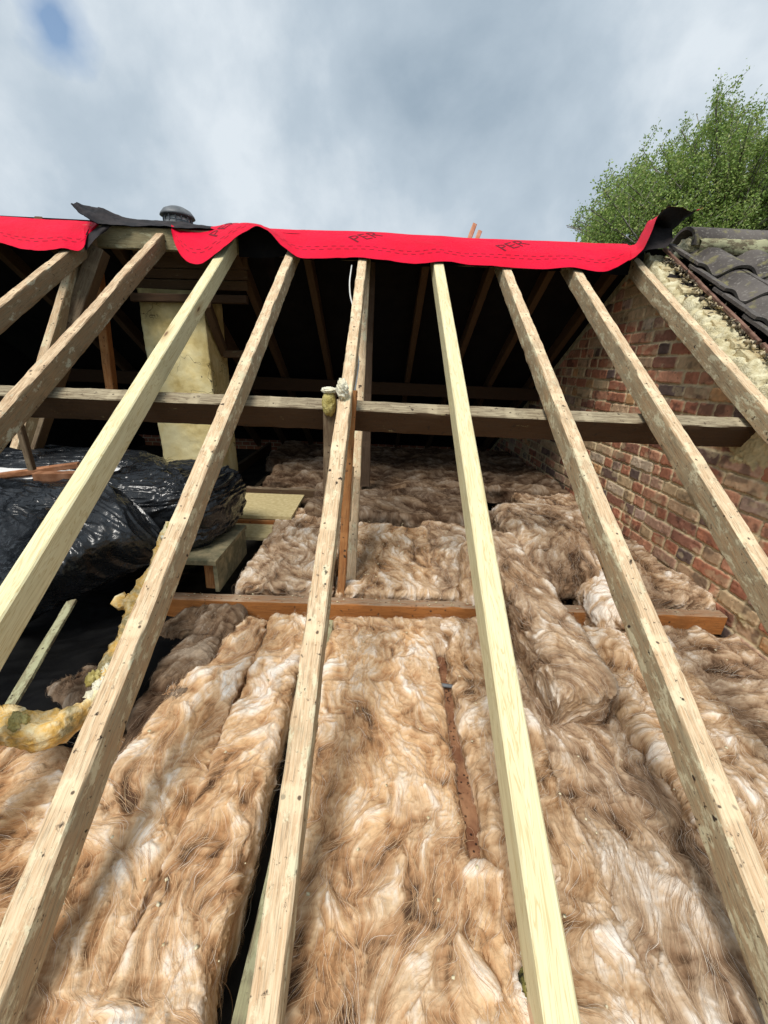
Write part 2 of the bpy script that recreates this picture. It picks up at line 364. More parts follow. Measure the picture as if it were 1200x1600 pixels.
def boxmesh(name, lo, hi):
    x0, y0, z0 = lo; x1, y1, z1 = hi
    v = [(x0, y0, z0), (x1, y0, z0), (x1, y1, z0), (x0, y1, z0), (x0, y0, z1), (x1, y0, z1), (x1, y1, z1), (x0, y1, z1)]
    f = [(0, 3, 2, 1), (4, 5, 6, 7), (0, 1, 5, 4), (1, 2, 6, 5), (2, 3, 7, 6), (3, 0, 4, 7)]
    me = bpy.data.meshes.new(name); me.from_pydata(v, [], f); return me
def box(name, lo, hi, mat, parent=None): return link(name, boxmesh(name, lo, hi), parent, mat)

# ------------------------------------------------------------------ setting
XL, XR = -3.4, 1.62                                  # inner faces of the two gables
YR = 3.0; ZR = zroof(YR)                             # ridge
YE = 2 * YR - .05
g = link('ground', npmesh('ground', np.array([(-400, -400, -6.3), (400, -400, -6.3), (400, 400, -6.3), (-400, 400, -6.3)]), np.array([[0, 1, 2, 3]])), None, MAT['ground']); g['kind'] = 'structure'
c_ = box('ceiling', (XL, .06, -1.26), (XR - .01, YE - .1, -1.235), MAT['ceiling']); c_['kind'] = 'structure'
tag(box('house_wall', (XL - .22, -.12, -6.29), (XR + .3, .05, -1.16), MAT['hbrick']), 'red brick house wall carrying the eaves below the rafter feet', 'wall')

# gable wall built as a relief of single bricks ----------------------
def brick_wall():
    res = .005
    y = np.arange(-.1, 5.95, res); z = np.arange(-1.22, ZR + .02, res)
    YY, ZZ = np.meshgrid(y, z, indexing='ij')
    Yw = YY + fbm(YY * 14, ZZ * 14, 5, 3) * .006; Zw = ZZ + fbm(YY * 12, ZZ * 12, 9, 3) * .005 + .006 * fbm(YY * 1.5, ZZ * .4, 3, 2)
    CH = .073
    row = np.floor((Zw + 2) / CH).astype(int); zin = (Zw + 2) / CH - row
    rs = np.random.RandomState(4)
    E = np.zeros_like(YY); ID = np.zeros(YY.shape, int); yl = np.zeros_like(YY)
    base = 0
    for r_ in range(row.min(), row.max() + 1):
        ed = [-.6 - rs.rand() * .2]
        while ed[-1] < 6.5:
            if r_ % 2 and rs.rand() < .65: ln_ = .108 + rs.randn() * .006
            else: ln_ = rs.choice([.222, .222, .108, .17, .075], p=[.46, .2, .26, .05, .03]) + rs.randn() * .007
            ed.append(ed[-1] + max(.05, ln_))
        ed = np.array(ed); msk = row == r_
        k = np.searchsorted(ed, Yw[msk]) - 1
        a = Yw[msk] - ed[k]; b = ed[k + 1] - Yw[msk]
        E[msk] = np.minimum(a, b); ID[msk] = base + k; yl[msk] = a; base += len(ed) + 3
    dz = np.minimum(zin, 1 - zin) * CH
    rad = .012                                       # rounded arrises
    ex = np.maximum(rad - E + .004, 0); ez = np.maximum(rad - dz + .004, 0)
    d = rad - np.sqrt(ex ** 2 + ez ** 2)
    d = d + fbm(YY * 60, ZZ * 60, 15, 3) * .0035
    nb = base + 5
    cols = np.array([(.42, .16, .10), (.36, .13, .085), (.48, .23, .15), (.26, .11, .085), (.05, .052, .07), (.10, .075, .08), (.54, .41, .25), (.48, .34, .22), (.38, .24, .18), (.56, .32, .15), (.42, .31, .26), (.50, .42, .32)])
    pr = np.array([.16, .10, .20, .07, .055, .04, .08, .10, .07, .05, .05, .025])
    bc = 1.22 * cols[rs.choice(len(cols), nb, p=pr / pr.sum())] * (1 + rs.randn(nb, 1) * .12)
    bc = bc * .78 + np.array([.56, .33, .19]) * .22
    off = rs.randn(nb) * .0022; off += (rs.rand(nb) < .03) * -.006
    mask = sstep(.0, .0045, d)
    rough = fbm(YY * 90, ZZ * 90, 21, 3); blot = fbm(YY * 28, ZZ * 28, 33, 4)
    h = mask * (.0095 + off[ID]) + rough * .0012 + (1 - mask) * (fbm(YY * 45, ZZ * 45, 41, 3) * .003 + .0015) - (blot > .33) * mask * .002
    C = bc[ID] * (1 + .28 * blot[..., None] + .16 * rough[..., None])
    dk = sstep(.15, .5, fbm(YY * 17 + 3, ZZ * 17, 61, 4))[..., None]; C = C * (1 - .55 * dk) + dk * .55 * np.array([.06, .045, .04])
    mort = np.array([.66, .54, .34]) * (1 + .22 * rough[..., None] + .25 * fbm(YY * 9, ZZ * 9, 71, 3)[..., None])
    smear = sstep(.22, .42, fbm(YY * 11, ZZ * 16, 81, 4))[..., None] * .42
    patch = sstep(.1, .18, .16 - np.hypot((YY - 1.48) / 1.0, (ZZ + .98) / .8) + .05 * blot) + sstep(0, .04, .22 - np.hypot((YY - 1.72), (ZZ + .2) * 1.5) + .1 * blot) * (ZZ < -.2)
    patch = np.clip(patch, 0, 1)
    h = h * (1 - patch) + patch * (.012 + .006 * rough + .004 * blot)
    mk = (mask[..., None] * (1 - smear)) * (1 - patch[..., None])
    C = C * mk + (mort * (1 - .1 * patch[..., None]) + patch[..., None] * np.array([.06, .06, 0])) * (1 - mk)
    C *= np.where((rs.rand(*YY.shape) < .004)[..., None], .35, 1)
    V = np.stack([XR - h, YY, ZZ], -1).reshape(-1, 3)
    Fc = gridfaces(len(y), len(z))
    lim = np.where(YY < YR, zroof(YY, -.03), zroof(2 * YR - YY, -.12)).ravel()
    keep = (V[Fc, 2] < lim[Fc]).all(1)
    Fc = Fc[keep][:, ::-1]
    used = np.unique(Fc); rm = np.zeros(len(V), np.int32); rm[used] = np.arange(len(used))
    me = npmesh('brick_face', V[used], rm[Fc], True, np.clip(C.reshape(-1, 3)[used], .01, .9))
    root = empty('gable_wall', (XR + .1, 2.5, -1.2)); tag(root, 'mottled red, blue and buff brick gable wall rising at the right of the loft', 'wall')
    link('brick_face', me, root, MAT['brick'])
    # solid core behind the face, following the slope
    pr_ = [(-.1, -1.24), (YE + .1, -1.24), (YE + .1, zroof(2 * YR - YE - .1, -.06)), (YR, zroof(YR, -.06)), (-.1, zroof(-.1, -.06))]
    n_ = len(pr_); vs = [(XR + .004, a, b) for a, b in pr_] + [(XR + .2, a, b) for a, b in pr_]
    me = bpy.data.meshes.new('wall_core'); me.from_pydata(vs, [], [tuple(range(n_)), tuple(range(2 * n_ - 1, n_ - 1, -1))] + [(i, i + n_, (i + 1) % n_ + n_, (i + 1) % n_) for i in range(n_)])
    link('wall_core', me, root, MAT['mortar'])
    # rough mortar capping under the verge, front slope
    s = np.arange(-.45, 2.84, .006); x = np.arange(-.02, .15, .006)
    S, Xx = np.meshgrid(s, x, indexing='ij')
    hh = .028 * fbm(S * 9, Xx * 12, 101, 4) + .012 * fbm(S * 60, Xx * 60, 107, 3) + .022 * np.sign(fbm(S * 14, Xx * 5, 113, 2)) * .5 - .004
    edge = sstep(0, .03, Xx + .02) * sstep(0, .03, .15 - Xx); hh = hh + (edge - 1) * .09
    P = np.zeros(S.shape + (3,)); P[..., 0] = XR + .0 + Xx
    P += (RD * S[..., None]) + RN * (H0 + .004 + hh)[..., None]
    P[..., 0] += fbm(S * 11, Xx, 119, 3) * .02
    me = npmesh('mortar_capping', P.reshape(-1, 3), gridfaces(len(s), len(x)), True)
    link('mortar_capping', me, root, MAT['mortar'])
brick_wall()
# far gable, rear slope, eaves closures (dark inside)
def prism(name, x0, x1, prof, mat, parent=None):
    n_ = len(prof); vs = [(x0, a, b) for a, b in prof] + [(x1, a, b) for a, b in prof]
    me = bpy.data.meshes.new(name); me.from_pydata(vs, [], [tuple(range(n_)), tuple(range(2 * n_ - 1, n_ - 1, -1))] + [(i, i + n_, (i + 1) % n_ + n_, (i + 1) % n_) for i in range(n_)])
    return link(name, me, parent, mat)
zr = lambda Y, o=0: zroof(2 * YR - Y, o)
tag(prism('party_wall', XL - .2, XL, [(-.1, -1.24), (YE + .1, -1.24), (YE + .1, zr(YE + .1, -.06)), (YR, zroof(YR, -.06)), (-.1, zroof(-.1, -.06))], MAT['felt']), 'near-black party wall closing the loft far left', 'wall')  # plain wall given the black felt material
root = empty('rear_roof_slope', (-1, 4.5, 0)); tag(root, 'dark rear roof slope lined with black felt behind the ridge', 'roof')
prism('underfelt', XL - .1, XR + .2, [(YR - .02, zr(YR, .003)), (YE + .2, zr(YE + .2, .003)), (YE + .2, zr(YE + .2, .006)), (YR - .02, zr(YR, .006))], MAT['felt'], root)
prism('roof_tiles', XL - .2, XR + .2, [(YR + .6, zr(YR + .6, .02)), (YE + .3, zr(YE + .3, .03)), (YE + .3, zr(YE + .3, .06)), (YR + .6, zr(YR + .6, .05))], MAT['slate'], root)
tag(box('rear_wall', (XL - .2, YE - .05, -6.29), (XR + .3, YE + .15, -1.1), MAT['hbrick']), 'rear house wall under the far eaves', 'wall')

# ------------------------------------------------------------------ timbers
YTOP = 2.90
RG = 'front rafters of the stripped roof slope'
def rafter(xt, xb, w, mat, label, yb=.0, yt=YTOP, **k):
    a = np.array([xb, yb, zroof(yb)]); b = np.array([xt, yt, zroof(yt)])
    return tag(timber('rafter', a, b, w * .95, .084, mat, RN, **k), label, 'rafter', RG)
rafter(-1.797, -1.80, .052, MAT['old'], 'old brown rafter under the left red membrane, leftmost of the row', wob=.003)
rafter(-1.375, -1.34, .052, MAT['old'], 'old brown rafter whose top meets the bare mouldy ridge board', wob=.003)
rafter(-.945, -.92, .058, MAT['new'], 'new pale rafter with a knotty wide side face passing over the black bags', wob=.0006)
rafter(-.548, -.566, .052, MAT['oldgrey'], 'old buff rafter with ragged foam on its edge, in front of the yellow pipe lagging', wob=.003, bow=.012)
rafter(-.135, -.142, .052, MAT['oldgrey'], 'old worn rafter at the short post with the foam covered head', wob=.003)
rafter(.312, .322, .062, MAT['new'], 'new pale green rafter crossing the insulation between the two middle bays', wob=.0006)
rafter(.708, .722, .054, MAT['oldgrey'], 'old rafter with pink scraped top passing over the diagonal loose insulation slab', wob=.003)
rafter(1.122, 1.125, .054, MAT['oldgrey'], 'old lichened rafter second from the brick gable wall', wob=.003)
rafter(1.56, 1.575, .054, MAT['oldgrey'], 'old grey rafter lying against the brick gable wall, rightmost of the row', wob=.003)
tag(timber('ridge_board', (XL, 2.925, ZR - .035), (XR, 2.925, ZR - .035), .04, .115, MAT['ridge'], wob=.003), 'mouldy old ridge board, bare between the two red membranes', 'ridge board')
py_ = 1.72; pz_ = zroof(py_, -.10)
py_ = 1.735; pq = [np.array([x_, 0, 0]) + RD * (py_ / math.cos(PH) + .02) + RN * 0 for x_ in (XL, XR - .01)]
pz_ = zroof(py_, -.10)
pc = np.array([0, py_, pz_]) + RD * .002
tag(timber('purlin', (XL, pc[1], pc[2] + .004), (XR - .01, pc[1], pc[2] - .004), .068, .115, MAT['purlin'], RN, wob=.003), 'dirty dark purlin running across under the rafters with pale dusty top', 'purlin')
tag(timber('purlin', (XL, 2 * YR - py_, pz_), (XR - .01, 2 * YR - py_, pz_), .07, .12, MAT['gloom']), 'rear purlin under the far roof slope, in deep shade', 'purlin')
tag(timber('binder_beam', (-.92, 1.56, -1.0), (1.60, 1.56, -1.0), .055, .10, MAT['binder'], wob=.002), 'orange brown binder beam lying across the ceiling joists through the insulation', 'beam')
# wall plate and joists
tag(timber('wall_plate', (XL, .10, -1.165), (XR, .10, -1.165), .1, .07, MAT['mossy']), 'wall plate on the eaves wall under the rafter feet', 'wall plate')
for i, (x, mt, lb) in enumerate([(-1.55, 'dark', 'dark ceiling joist left of the yellow pipe lagging'), (-1.12, 'dark', 'dark ceiling joist under the black plastic sheet'), (-.675, 'dark', 'dark ceiling joist in the trough left of the twin insulation strips'),
        (-.195, 'mossy', 'mossy ceiling joist in the dark gap beside the worn middle rafter'), (.272, 'rust', 'rusty worm eaten joist showing between two batts by the new rafter'),
        (.70, 'dark', 'ceiling joist under the diagonal loose slab'), (1.12, 'dark', 'ceiling joist second from the brick gable'), (1.55, 'dark', 'ceiling joist beside the brick gable')]):
    if mt == 'rust':
        mm = MT('worm_eaten_joist', .9, .1); v = mm.map((1, 1, 1)); vo = mm.n('ShaderNodeTexVoronoi'); vo.inputs['Scale'].default_value = 85; mm.l(v, vo.inputs['Vector'])
        cc = mm.ramp(mm.noise(v, 20, 5), (.4, (.17, .075, .04)), (.65, (.32, .17, .09)))
        pit = mm.n('ShaderNodeMath', operation='MULTIPLY'); mm.l(mm.rng(vo.outputs['Distance'], .34, .22), pit.inputs[0]); mm.l(mm.rng(mm.noise(v, 9, 3), .42, .5), pit.inputs[1])
        mm.base(mm.mix(pit.outputs[0], cc, (.03, .015, .01))); MAT['rust'] = mm.m
    zt = -1.105 if mt != 'rust' else -1.07
    if mt == 'mossy': zt = -1.085
    tag(timber('ceiling_joist', (x, .06, zt), (x, YE - .2, zt), .045, .11, MAT[mt]), lb, 'joist', 'ceiling joists')
# struts and posts in the loft
BR = 'rear slope rafters'
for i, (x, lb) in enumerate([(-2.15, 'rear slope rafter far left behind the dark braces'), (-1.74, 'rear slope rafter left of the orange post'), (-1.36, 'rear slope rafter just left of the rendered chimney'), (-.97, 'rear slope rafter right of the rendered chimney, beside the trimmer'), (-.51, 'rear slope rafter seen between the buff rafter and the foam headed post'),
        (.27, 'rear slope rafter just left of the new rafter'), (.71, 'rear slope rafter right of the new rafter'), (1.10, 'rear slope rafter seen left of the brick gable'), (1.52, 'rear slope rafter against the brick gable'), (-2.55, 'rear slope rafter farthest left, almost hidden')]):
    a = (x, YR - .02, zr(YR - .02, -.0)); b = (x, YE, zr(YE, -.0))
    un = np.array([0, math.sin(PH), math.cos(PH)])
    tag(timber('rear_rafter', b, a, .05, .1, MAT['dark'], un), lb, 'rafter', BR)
def strut(p0, p1, w_, h_, mat, lb, name='strut', up=(0, -1, 0), cat='strut'):
    return tag(timber(name, p0, p1, w_, h_, mat, up), lb, cat)
strut(atY(20, 700, 2.3), atY(112, 405, 2.75), .045, .09, MAT['oldgrey'], 'thin grey brace leaning left of the dark brace, leftmost of two')
strut(atY(30, 735, 2.45), atY(150, 385, 2.8), .085, .08, MAT['dark'], 'thick dark brace leaning down left from the ridge')
strut(atY(47, 735, 2.1), atY(20, 640, 2.1), .03, .03, MAT['dark'], 'thin dark stick poking up out of the left bin bags')
strut(atY(188, 740, 3.2), atY(142, 385, 3.0), .06, .06, MAT['orange'], 'orange wooden post standing left of the chimney', 'post', cat='post')
strut(atY(547, 938, 1.66), atY(573, 395, 2.86), .045, .05, MAT['oldgrey'], 'long pale grey strut leaning from binder beam to ridge behind the worn middle rafter')
strut(atY(570, 760, 2.93), atY(577, 398, 2.93), .075, .06, MAT['gloom'], 'dark upright post under the ridge behind the long pale strut', 'post', cat='post')
pr0 = empty('short_post', (-.215, 1.63, -1.0)); tag(pr0, 'short red brown post with foam covered head in front of the purlin', 'post')
a_ = atY(514, 612, 1.65); timber('shaft', (a_[0] - .005, 1.65, -1.0), (a_[0], 1.65, a_[2]), .05, .05, MAT['dark'], (0, -1, 0), pr0)
strut(atY(532, 940, 1.62), atY(552, 610, 1.66), .035, .04, MAT['orange'], 'orange upright batten just right of the worn middle rafter', 'upright_batten', cat='batten')
strut(atY(541, 815, 1.72), atY(546, 730, 1.72), .045, .02, MAT['oldgrey'], 'short grey wooden offcut nailed to the pale strut', 'wood_offcut', cat='offcut')

def blob(name, c, r, mat, seed=0, amp=.25, parent=None, n=28, fr=3.0):
    u = np.linspace(0, np.pi, n); v = np.linspace(0, 2 * np.pi, 2 * n)
    U, V_ = np.meshgrid(u, v, indexing='ij')
    D = np.stack([np.sin(U) * np.cos(V_), np.sin(U) * np.sin(V_), np.cos(U)], -1)
    nz = fbm(D[..., 0] * fr + D[..., 2] * fr + 4, D[..., 1] * fr - D[..., 2] * 1.7 * fr, seed, 4)
    P = np.array(c) + D * np.array(r) * (1 + amp * nz * 2)[..., None]
    return link(name, npmesh(name, P.reshape(-1, 3), gridfaces(n, 2 * n)), parent, mat)
MAT['foam'] = m_simple('pale_expanding_foam', (.68, .63, .46), (.80, .77, .64), 18, bump=.6, bd=.01)
MAT['foamy'] = m_simple('yellowed_foam', (.35, .28, .08), (.60, .52, .22), 25, bump=.6, bd=.01)
blob('foam_cap', a_ + np.array([0, 0, .005]), (.030, .030, .013), MAT['foam'], 3, .12, pr0)
blob('foam_run', a_ + np.array([0, -.004, -.045]), (.0275, .0275, .05), MAT['foamy'], 5, .08, pr0)
blob('foam_blob', atY(540, 608, 1.60) + np.array([-.012, 0, 0]), (.022, .024, .036), MAT['foam'], 8, .22, pr0)

# trimmer and boards around the chimney head
tr = empty('chimney_trimmer', (-1.2, 3.05, .3)); tag(tr, 'dark trimmer boards boxed around the top of the chimney', 'timber frame')
p0 = atY(205, 458, 3.05); p1 = atY(386, 462, 3.05)
timber('trimmer', p0, p1, .05, .05, MAT['gloom'], (0, 0, 1), tr)  # bar in the darkest timber material, boards a step lighter
for k, (yy, YY_, hh_) in enumerate([(435, 3.18, .06), (418, 3.14, .06), (398, 3.10, .07), (382, 3.06, .06)]):
    timber('board', atY(205, yy, YY_), atY(386, yy + 4, YY_), .02, hh_, MAT['dark'], (0, -.3, 1), tr)
timber('side_trimmer', atY(325, 470, 3.02), atY(352, 548, 3.35), .05, .06, MAT['dark'], (0, 0, 1), tr)
timber('side_trimmer', atY(350, 548, 3.30), atY(392, 548, 3.30), .05, .05, MAT['dark'], (0, 0, 1), tr)
# chimney
def chimney():
    root = empty('chimney', (-1.45, 3.1, -1.2)); tag(root, 'cracked yellow rendered chimney breast standing inside the loft', 'chimney')
    n = 60; m_ = 120
    x0, x1, y0, y1 = -1.665, -1.225, 3.1, 3.46
    per = []
    for a, b in (((x0, y1), (x0, y0)), ((x0, y0), (x1, y0)), ((x1, y0), (x1, y1)), ((x1, y1), (x0, y1))):
        for k in range(30): per.append((a[0] + (b[0] - a[0]) * k / 30, a[1] + (b[1] - a[1]) * k / 30))
    per = np.array(per); z = np.linspace(-1.2, .42, m_)
    T, Zz = np.meshgrid(np.arange(len(per)), z, indexing='ij')
    nz = fbm(T * .12, Zz * 6, 3, 4) * .007 + fbm(T * .6, Zz * 30, 9, 2) * .003
    P = np.zeros(T.shape + (3,)); P[..., 0] = per[T, 0]; P[..., 1] = per[T, 1]; P[..., 2] = Zz
    cc = np.array([(x0 + x1) / 2, (y0 + y1) / 2]); dd = per - cc; dd /= np.linalg.norm(dd, axis=1)[:, None]
    P[..., 0] += dd[T, 0] * nz; P[..., 1] += dd[T, 1] * nz
    P[..., 0] += np.where(per[T, 0] < cc[0], -.0, .0) + (-.6 - Zz) * .012
    idx = np.arange(len(per) * m_).reshape(len(per), m_); nx = np.roll(idx, -1, 0)
    Fc = np.stack([idx[:, :-1], nx[:, :-1], nx[:, 1:], idx[:, 1:]], -1).reshape(-1, 4)
    P = P.reshape(-1, 3) - np.array([-1.45, 3.1, -1.2])
    me = npmesh('rendered_stack', P, Fc)
    o = bpy.data.objects.new('rendered_stack', me); col.objects.link(o); o.parent = root; me.materials.append(MAT['render'])
chimney()

# cable beside the middle rafter
def tube(name, pts, r, mat, parent=None, seg=8, wob=0, seed=0, rs=None):
    P = np.array(pts, float); d = np.r_[0, np.cumsum(np.linalg.norm(np.diff(P, axis=0), axis=1))]
    n = max(8, int(d[-1] / max(.004, r * .5))); t = np.linspace(0, d[-1], n)
    Q = np.stack([np.interp(t, d, P[:, k]) for k in range(3)], -1)
    kk = max(1, int(n * .04)); ker = np.ones(2 * kk + 1) / (2 * kk + 1)
    Qp = np.pad(Q, ((kk, kk), (0, 0)), 'edge'); Q = np.stack([np.convolve(Qp[:, k], ker, 'valid') for k in range(3)], -1)
    T = np.gradient(Q, axis=0); T /= np.linalg.norm(T, axis=1)[:, None] + 1e-9
    S = np.cross(T, [0, 0, 1.]); S /= np.linalg.norm(S, axis=1)[:, None] + 1e-9; U = np.cross(S, T)
    a = np.linspace(0, 2 * np.pi, seg + 1)
    RR = r * np.ones((n, seg + 1))
    if rs is not None: RR *= np.interp(t / d[-1], np.linspace(0, 1, len(rs)), rs)[:, None]
    if wob:
        RR *= 1 + wob * fbm(t[:, None] * (.9 / r) * .5 + 0 * a, np.cos(a)[None] * 1.3 + 0 * t[:, None], seed, 4) * 2 + wob * .8 * fbm(t[:, None] * (3 / r), np.sin(a)[None] * 4, seed + 5, 2)
    RR[0] *= .05; RR[-1] *= .05
    V = Q[:, None] + S[:, None] * (np.cos(a)[None, :, None] * RR[..., None]) + U[:, None] * (np.sin(a)[None, :, None] * RR[..., None])
    return link(name, npmesh(name, V.reshape(-1, 3), gridfaces(n, seg + 1)), parent, mat)
tag(tube('cable', [atY(550, 412, 2.70), atY(546, 440, 2.6), atY(547, 462, 2.5), atY(552, 480, 2.4), atY(556, 540, 2.1), atY(561, 565, 2.05), atY(556, 600, 1.8), atY(551, 625, 1.7)], .004, MAT['cable']), 'thin white cable hanging beside the worn middle rafter', 'cable')

# ------------------------------------------------------------------ insulation
DK, MD, LT, WH = np.array([.075, .040, .023]), np.array([.37, .205, .10]), np.array([.64, .45, .27]), np.array([.80, .72, .62])
TONES = {'tan': (DK * 1.25, MD * 1.12, LT * 1.05, WH), 'brown': (DK * .8, np.array([.25, .152, .088]), np.array([.50, .36, .235]), WH * .92),
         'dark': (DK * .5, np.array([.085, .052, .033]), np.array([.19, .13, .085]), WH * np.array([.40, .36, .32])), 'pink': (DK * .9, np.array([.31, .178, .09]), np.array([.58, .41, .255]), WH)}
def batt(label, spine, width, height, tone='tan', seed=1, res=.0036, lump=.018, fold=.009, swirl=1.0, along=.5, white=.0, fibres=2500, name='insulation_batt',
         group='mineral wool batts between the joists', up=(0, 0, 1), rx=.022, fib_len=14, wpow=1.0, white_spots=(), cat='insulation', wfun=None, lobes=1.0):
    sp = np.array(spine, float); seg = np.linalg.norm(np.diff(sp, axis=0), axis=1); dd = np.r_[0, np.cumsum(seg)]; L = dd[-1]
    H = height
    a = np.arange(-(width / 2 + H), width / 2 + H + res, res); b = np.arange(-H, L + H + res, res)
    A, B = np.meshgrid(a, b, indexing='ij')
    def prof(q, half):                      # q arc coordinate from centre; returns (offset, drop, nx, nz)
        s_ = np.sign(q); q = np.abs(q); r = min(rx, H * .8, half * .8); fl = half - r; ar = r * np.pi / 2
        o = np.where(q < fl, q, np.where(q < fl + ar, fl + r * np.sin(np.clip((q - fl) / r, 0, np.pi / 2)), half))
        dr = np.where(q < fl, 0, np.where(q < fl + ar, r * (1 - np.cos(np.clip((q - fl) / r, 0, np.pi / 2))), r + (q - fl - ar)))
        an = np.clip((q - fl) / r, 0, np.pi / 2)
        return s_ * o, dr, s_ * np.sin(an), np.cos(an)
    ox, dx, nx, nzx = prof(A, width / 2)
    oy, dy, ny, nzy = prof(B - L / 2, L / 2)
    t = np.clip(oy + L / 2, 0, L)
    C = np.stack([np.interp(t, dd, sp[:, k]) for k in range(3)], -1)
    tt = np.linspace(0, L, 200); Ct = np.stack([np.interp(tt, dd, sp[:, k]) for k in range(3)], -1)
    k_ = 15; ker = np.ones(2 * k_ + 1) / (2 * k_ + 1); Tg = np.gradient(Ct, axis=0); Tp = np.pad(Tg, ((k_, k_), (0, 0)), 'edge')
    Tg = np.stack([np.convolve(Tp[:, k], ker, 'valid') for k in range(3)], -1); Tg /= np.linalg.norm(Tg, axis=1)[:, None]
    T = np.stack([np.interp(t, tt, Tg[:, k]) for k in range(3)], -1)
    upv = np.array(up, float); upv /= np.linalg.norm(upv)
    S = np.cross(T, upv); S /= np.linalg.norm(S, axis=-1)[..., None]; U = np.cross(S, T)
    drop = np.minimum(dx + dy, H)
    ws = 1.0 if wfun is None else np.interp(t / L, np.linspace(0, 1, len(wfun)), wfun)
    P = C + S * (ox * ws)[..., None] - U * drop[..., None]
    Nn = S * nx[..., None] + T * ny[..., None] + U * (nzx * nzy)[..., None]
    Nn /= np.linalg.norm(Nn, axis=-1)[..., None] + 1e-9
    # flow field: curl of a warped potential plus a drift along the strip
    q = .21 / swirl
    X_, Y_ = A / q, B / q
    al = along if isinstance(along, tuple) else (1, np.pi / 2)
    ang = al[1] + 1.5 * fbm(X_ * .9, Y_ * .9, seed, 2) + .8 * fbm(X_ * 2.6, Y_ * 2.6, seed + 50, 2)
    tuft = fbm(X_ * 1.5 + .3 * fbm(X_ * 5, Y_ * 5, seed + 61, 2), Y_ * 1.3, seed + 60, 2)
    tq = np.floor(tuft * 7)                                          # drawn tufts that overlap at their edges
    ang = ang + .62 * np.sin(tq * 2.4 + seed)
    tfr = tuft * 7 - tq                                              # 0..1 across a tuft
    vx, vy = np.cos(ang), np.sin(ang)
    rs = np.random.RandomState(seed)
    n0 = rs.rand(*A.shape).astype(np.float32)
    fine = lic(n0, vy.astype(np.float32), vx.astype(np.float32), 5)
    fine = np.clip(fine, -2.5, 2.5)
    cn = fbm(A / .013, B / .013, seed + 5, 2).astype(np.float32)
    coarse = np.clip(lic(cn, vy.astype(np.float32), vx.astype(np.float32), 16), -2.5, 2.5)
    wn = fbm(A / .032, B / .032, seed + 9, 2).astype(np.float32)
    cl = np.clip(lic(wn, vy.astype(np.float32), vx.astype(np.float32), 16, 1.6), -2.5, 2.5)
    wx = A + .02 * fbm(X_ * 1.6, Y_ * 1.6, seed + 21, 2); wy = B + .02 * fbm(X_ * 1.6 + 5, Y_ * 1.6, seed + 22, 2)
    big = fbm(wx / .17, wy / .17, seed + 2, 3)
    bil = np.abs(fbm(wx / .085, wy / .11, seed + 3, 2)); bil = np.minimum(bil, .5) / .5   # creases where 0
    bil2 = np.minimum(np.abs(fbm(wx / .04 + 3, wy / .045, seed + 4, 2)), .4) / .4
    e_ = sstep(0, .03, drop) * .0
    h = lump * big * 1.15 + fold * .5 * lobes * (np.sqrt(bil + .05) - .6) + fold * .22 * (np.sqrt(bil2 + .05) - .6) + .0018 * coarse + .0011 * fine + .0042 * cl + .0035 * (tfr - .5) + .0018 * fbm(A / .007, B / .007, seed + 63, 2)
    h = h * (1 - .5 * sstep(H * .5, H, drop))
    P = P + Nn * h[..., None]
    v = .40 + .10 * coarse + .085 * fine + .10 * cl + .20 * big + .12 * (bil - .5) + .13 * (tfr - .5) + .09 * fbm(A / .007, B / .007, seed + 63, 2)
    v = v + white
    mot = .30 * np.clip(lic(fbm(wx / .06 + 7, wy / .075, seed + 81, 4).astype(np.float32), vy.astype(np.float32), vx.astype(np.float32), 16, 1.3), -2.5, 2.5)
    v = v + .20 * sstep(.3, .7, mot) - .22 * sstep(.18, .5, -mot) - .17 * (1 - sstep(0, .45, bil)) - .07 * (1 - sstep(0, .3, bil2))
    bands = sstep(.1, .5, fbm(wx / .05, wy / .09, seed + 77, 3)) ; v -= .16 * bands
    for (sa, sb_, sr) in white_spots:
        v = v + .34 * np.exp(-(((A - sa) ** 2 + (B - sb_) ** 2) / sr ** 2)) * (1 + .3 * cl)
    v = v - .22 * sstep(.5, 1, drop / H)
    tn = TONES[tone]
    vv = np.clip(v, 0, 1)[..., None]
    Cc = np.where(vv < .35, tn[0] + (tn[1] - tn[0]) * (vv / .35), np.where(vv < .68, tn[1] + (tn[2] - tn[1]) * ((vv - .35) / .33), tn[2] + (tn[3] - tn[2]) * ((vv - .68) / .32)))
    hue = fbm(A / .12 + 9, B / .12, seed + 91, 3)[..., None]
    Cc = Cc * (1 + hue * np.array([.02, -.06, -.18]))
    me = npmesh(name, P.reshape(-1, 3), gridfaces(len(a), len(b)), True, np.clip(Cc.reshape(-1, 3), .012, .92))
    o = link(name, me, None, MAT['wool'])
    # face orientation: make sure normals point up
    tag(o, label, cat, group)
    # loose fibres following the flow
    if fibres:
        nF = int(fibres * 2.6); K = fib_len
        na, nb_ = A.shape
        ia = rs.rand(nF) * (na - 1); ib = rs.rand(nF) * (nb_ - 1)
        stp = rs.uniform(.5, 1.5, nF) * (.005 / res)
        lift = np.abs(rs.randn(nF)) * .004 + .0012; lift[rs.rand(nF) < .04] *= 3.5
        wd = rs.uniform(.00012, .00026, nF); ph_ = rs.rand(nF) * 6.3; wig = rs.uniform(.0, .28, nF)
        pts = []; nrm = []
        sg = rs.choice([-1, 1], nF)
        dev = rs.randn(nF) * .3
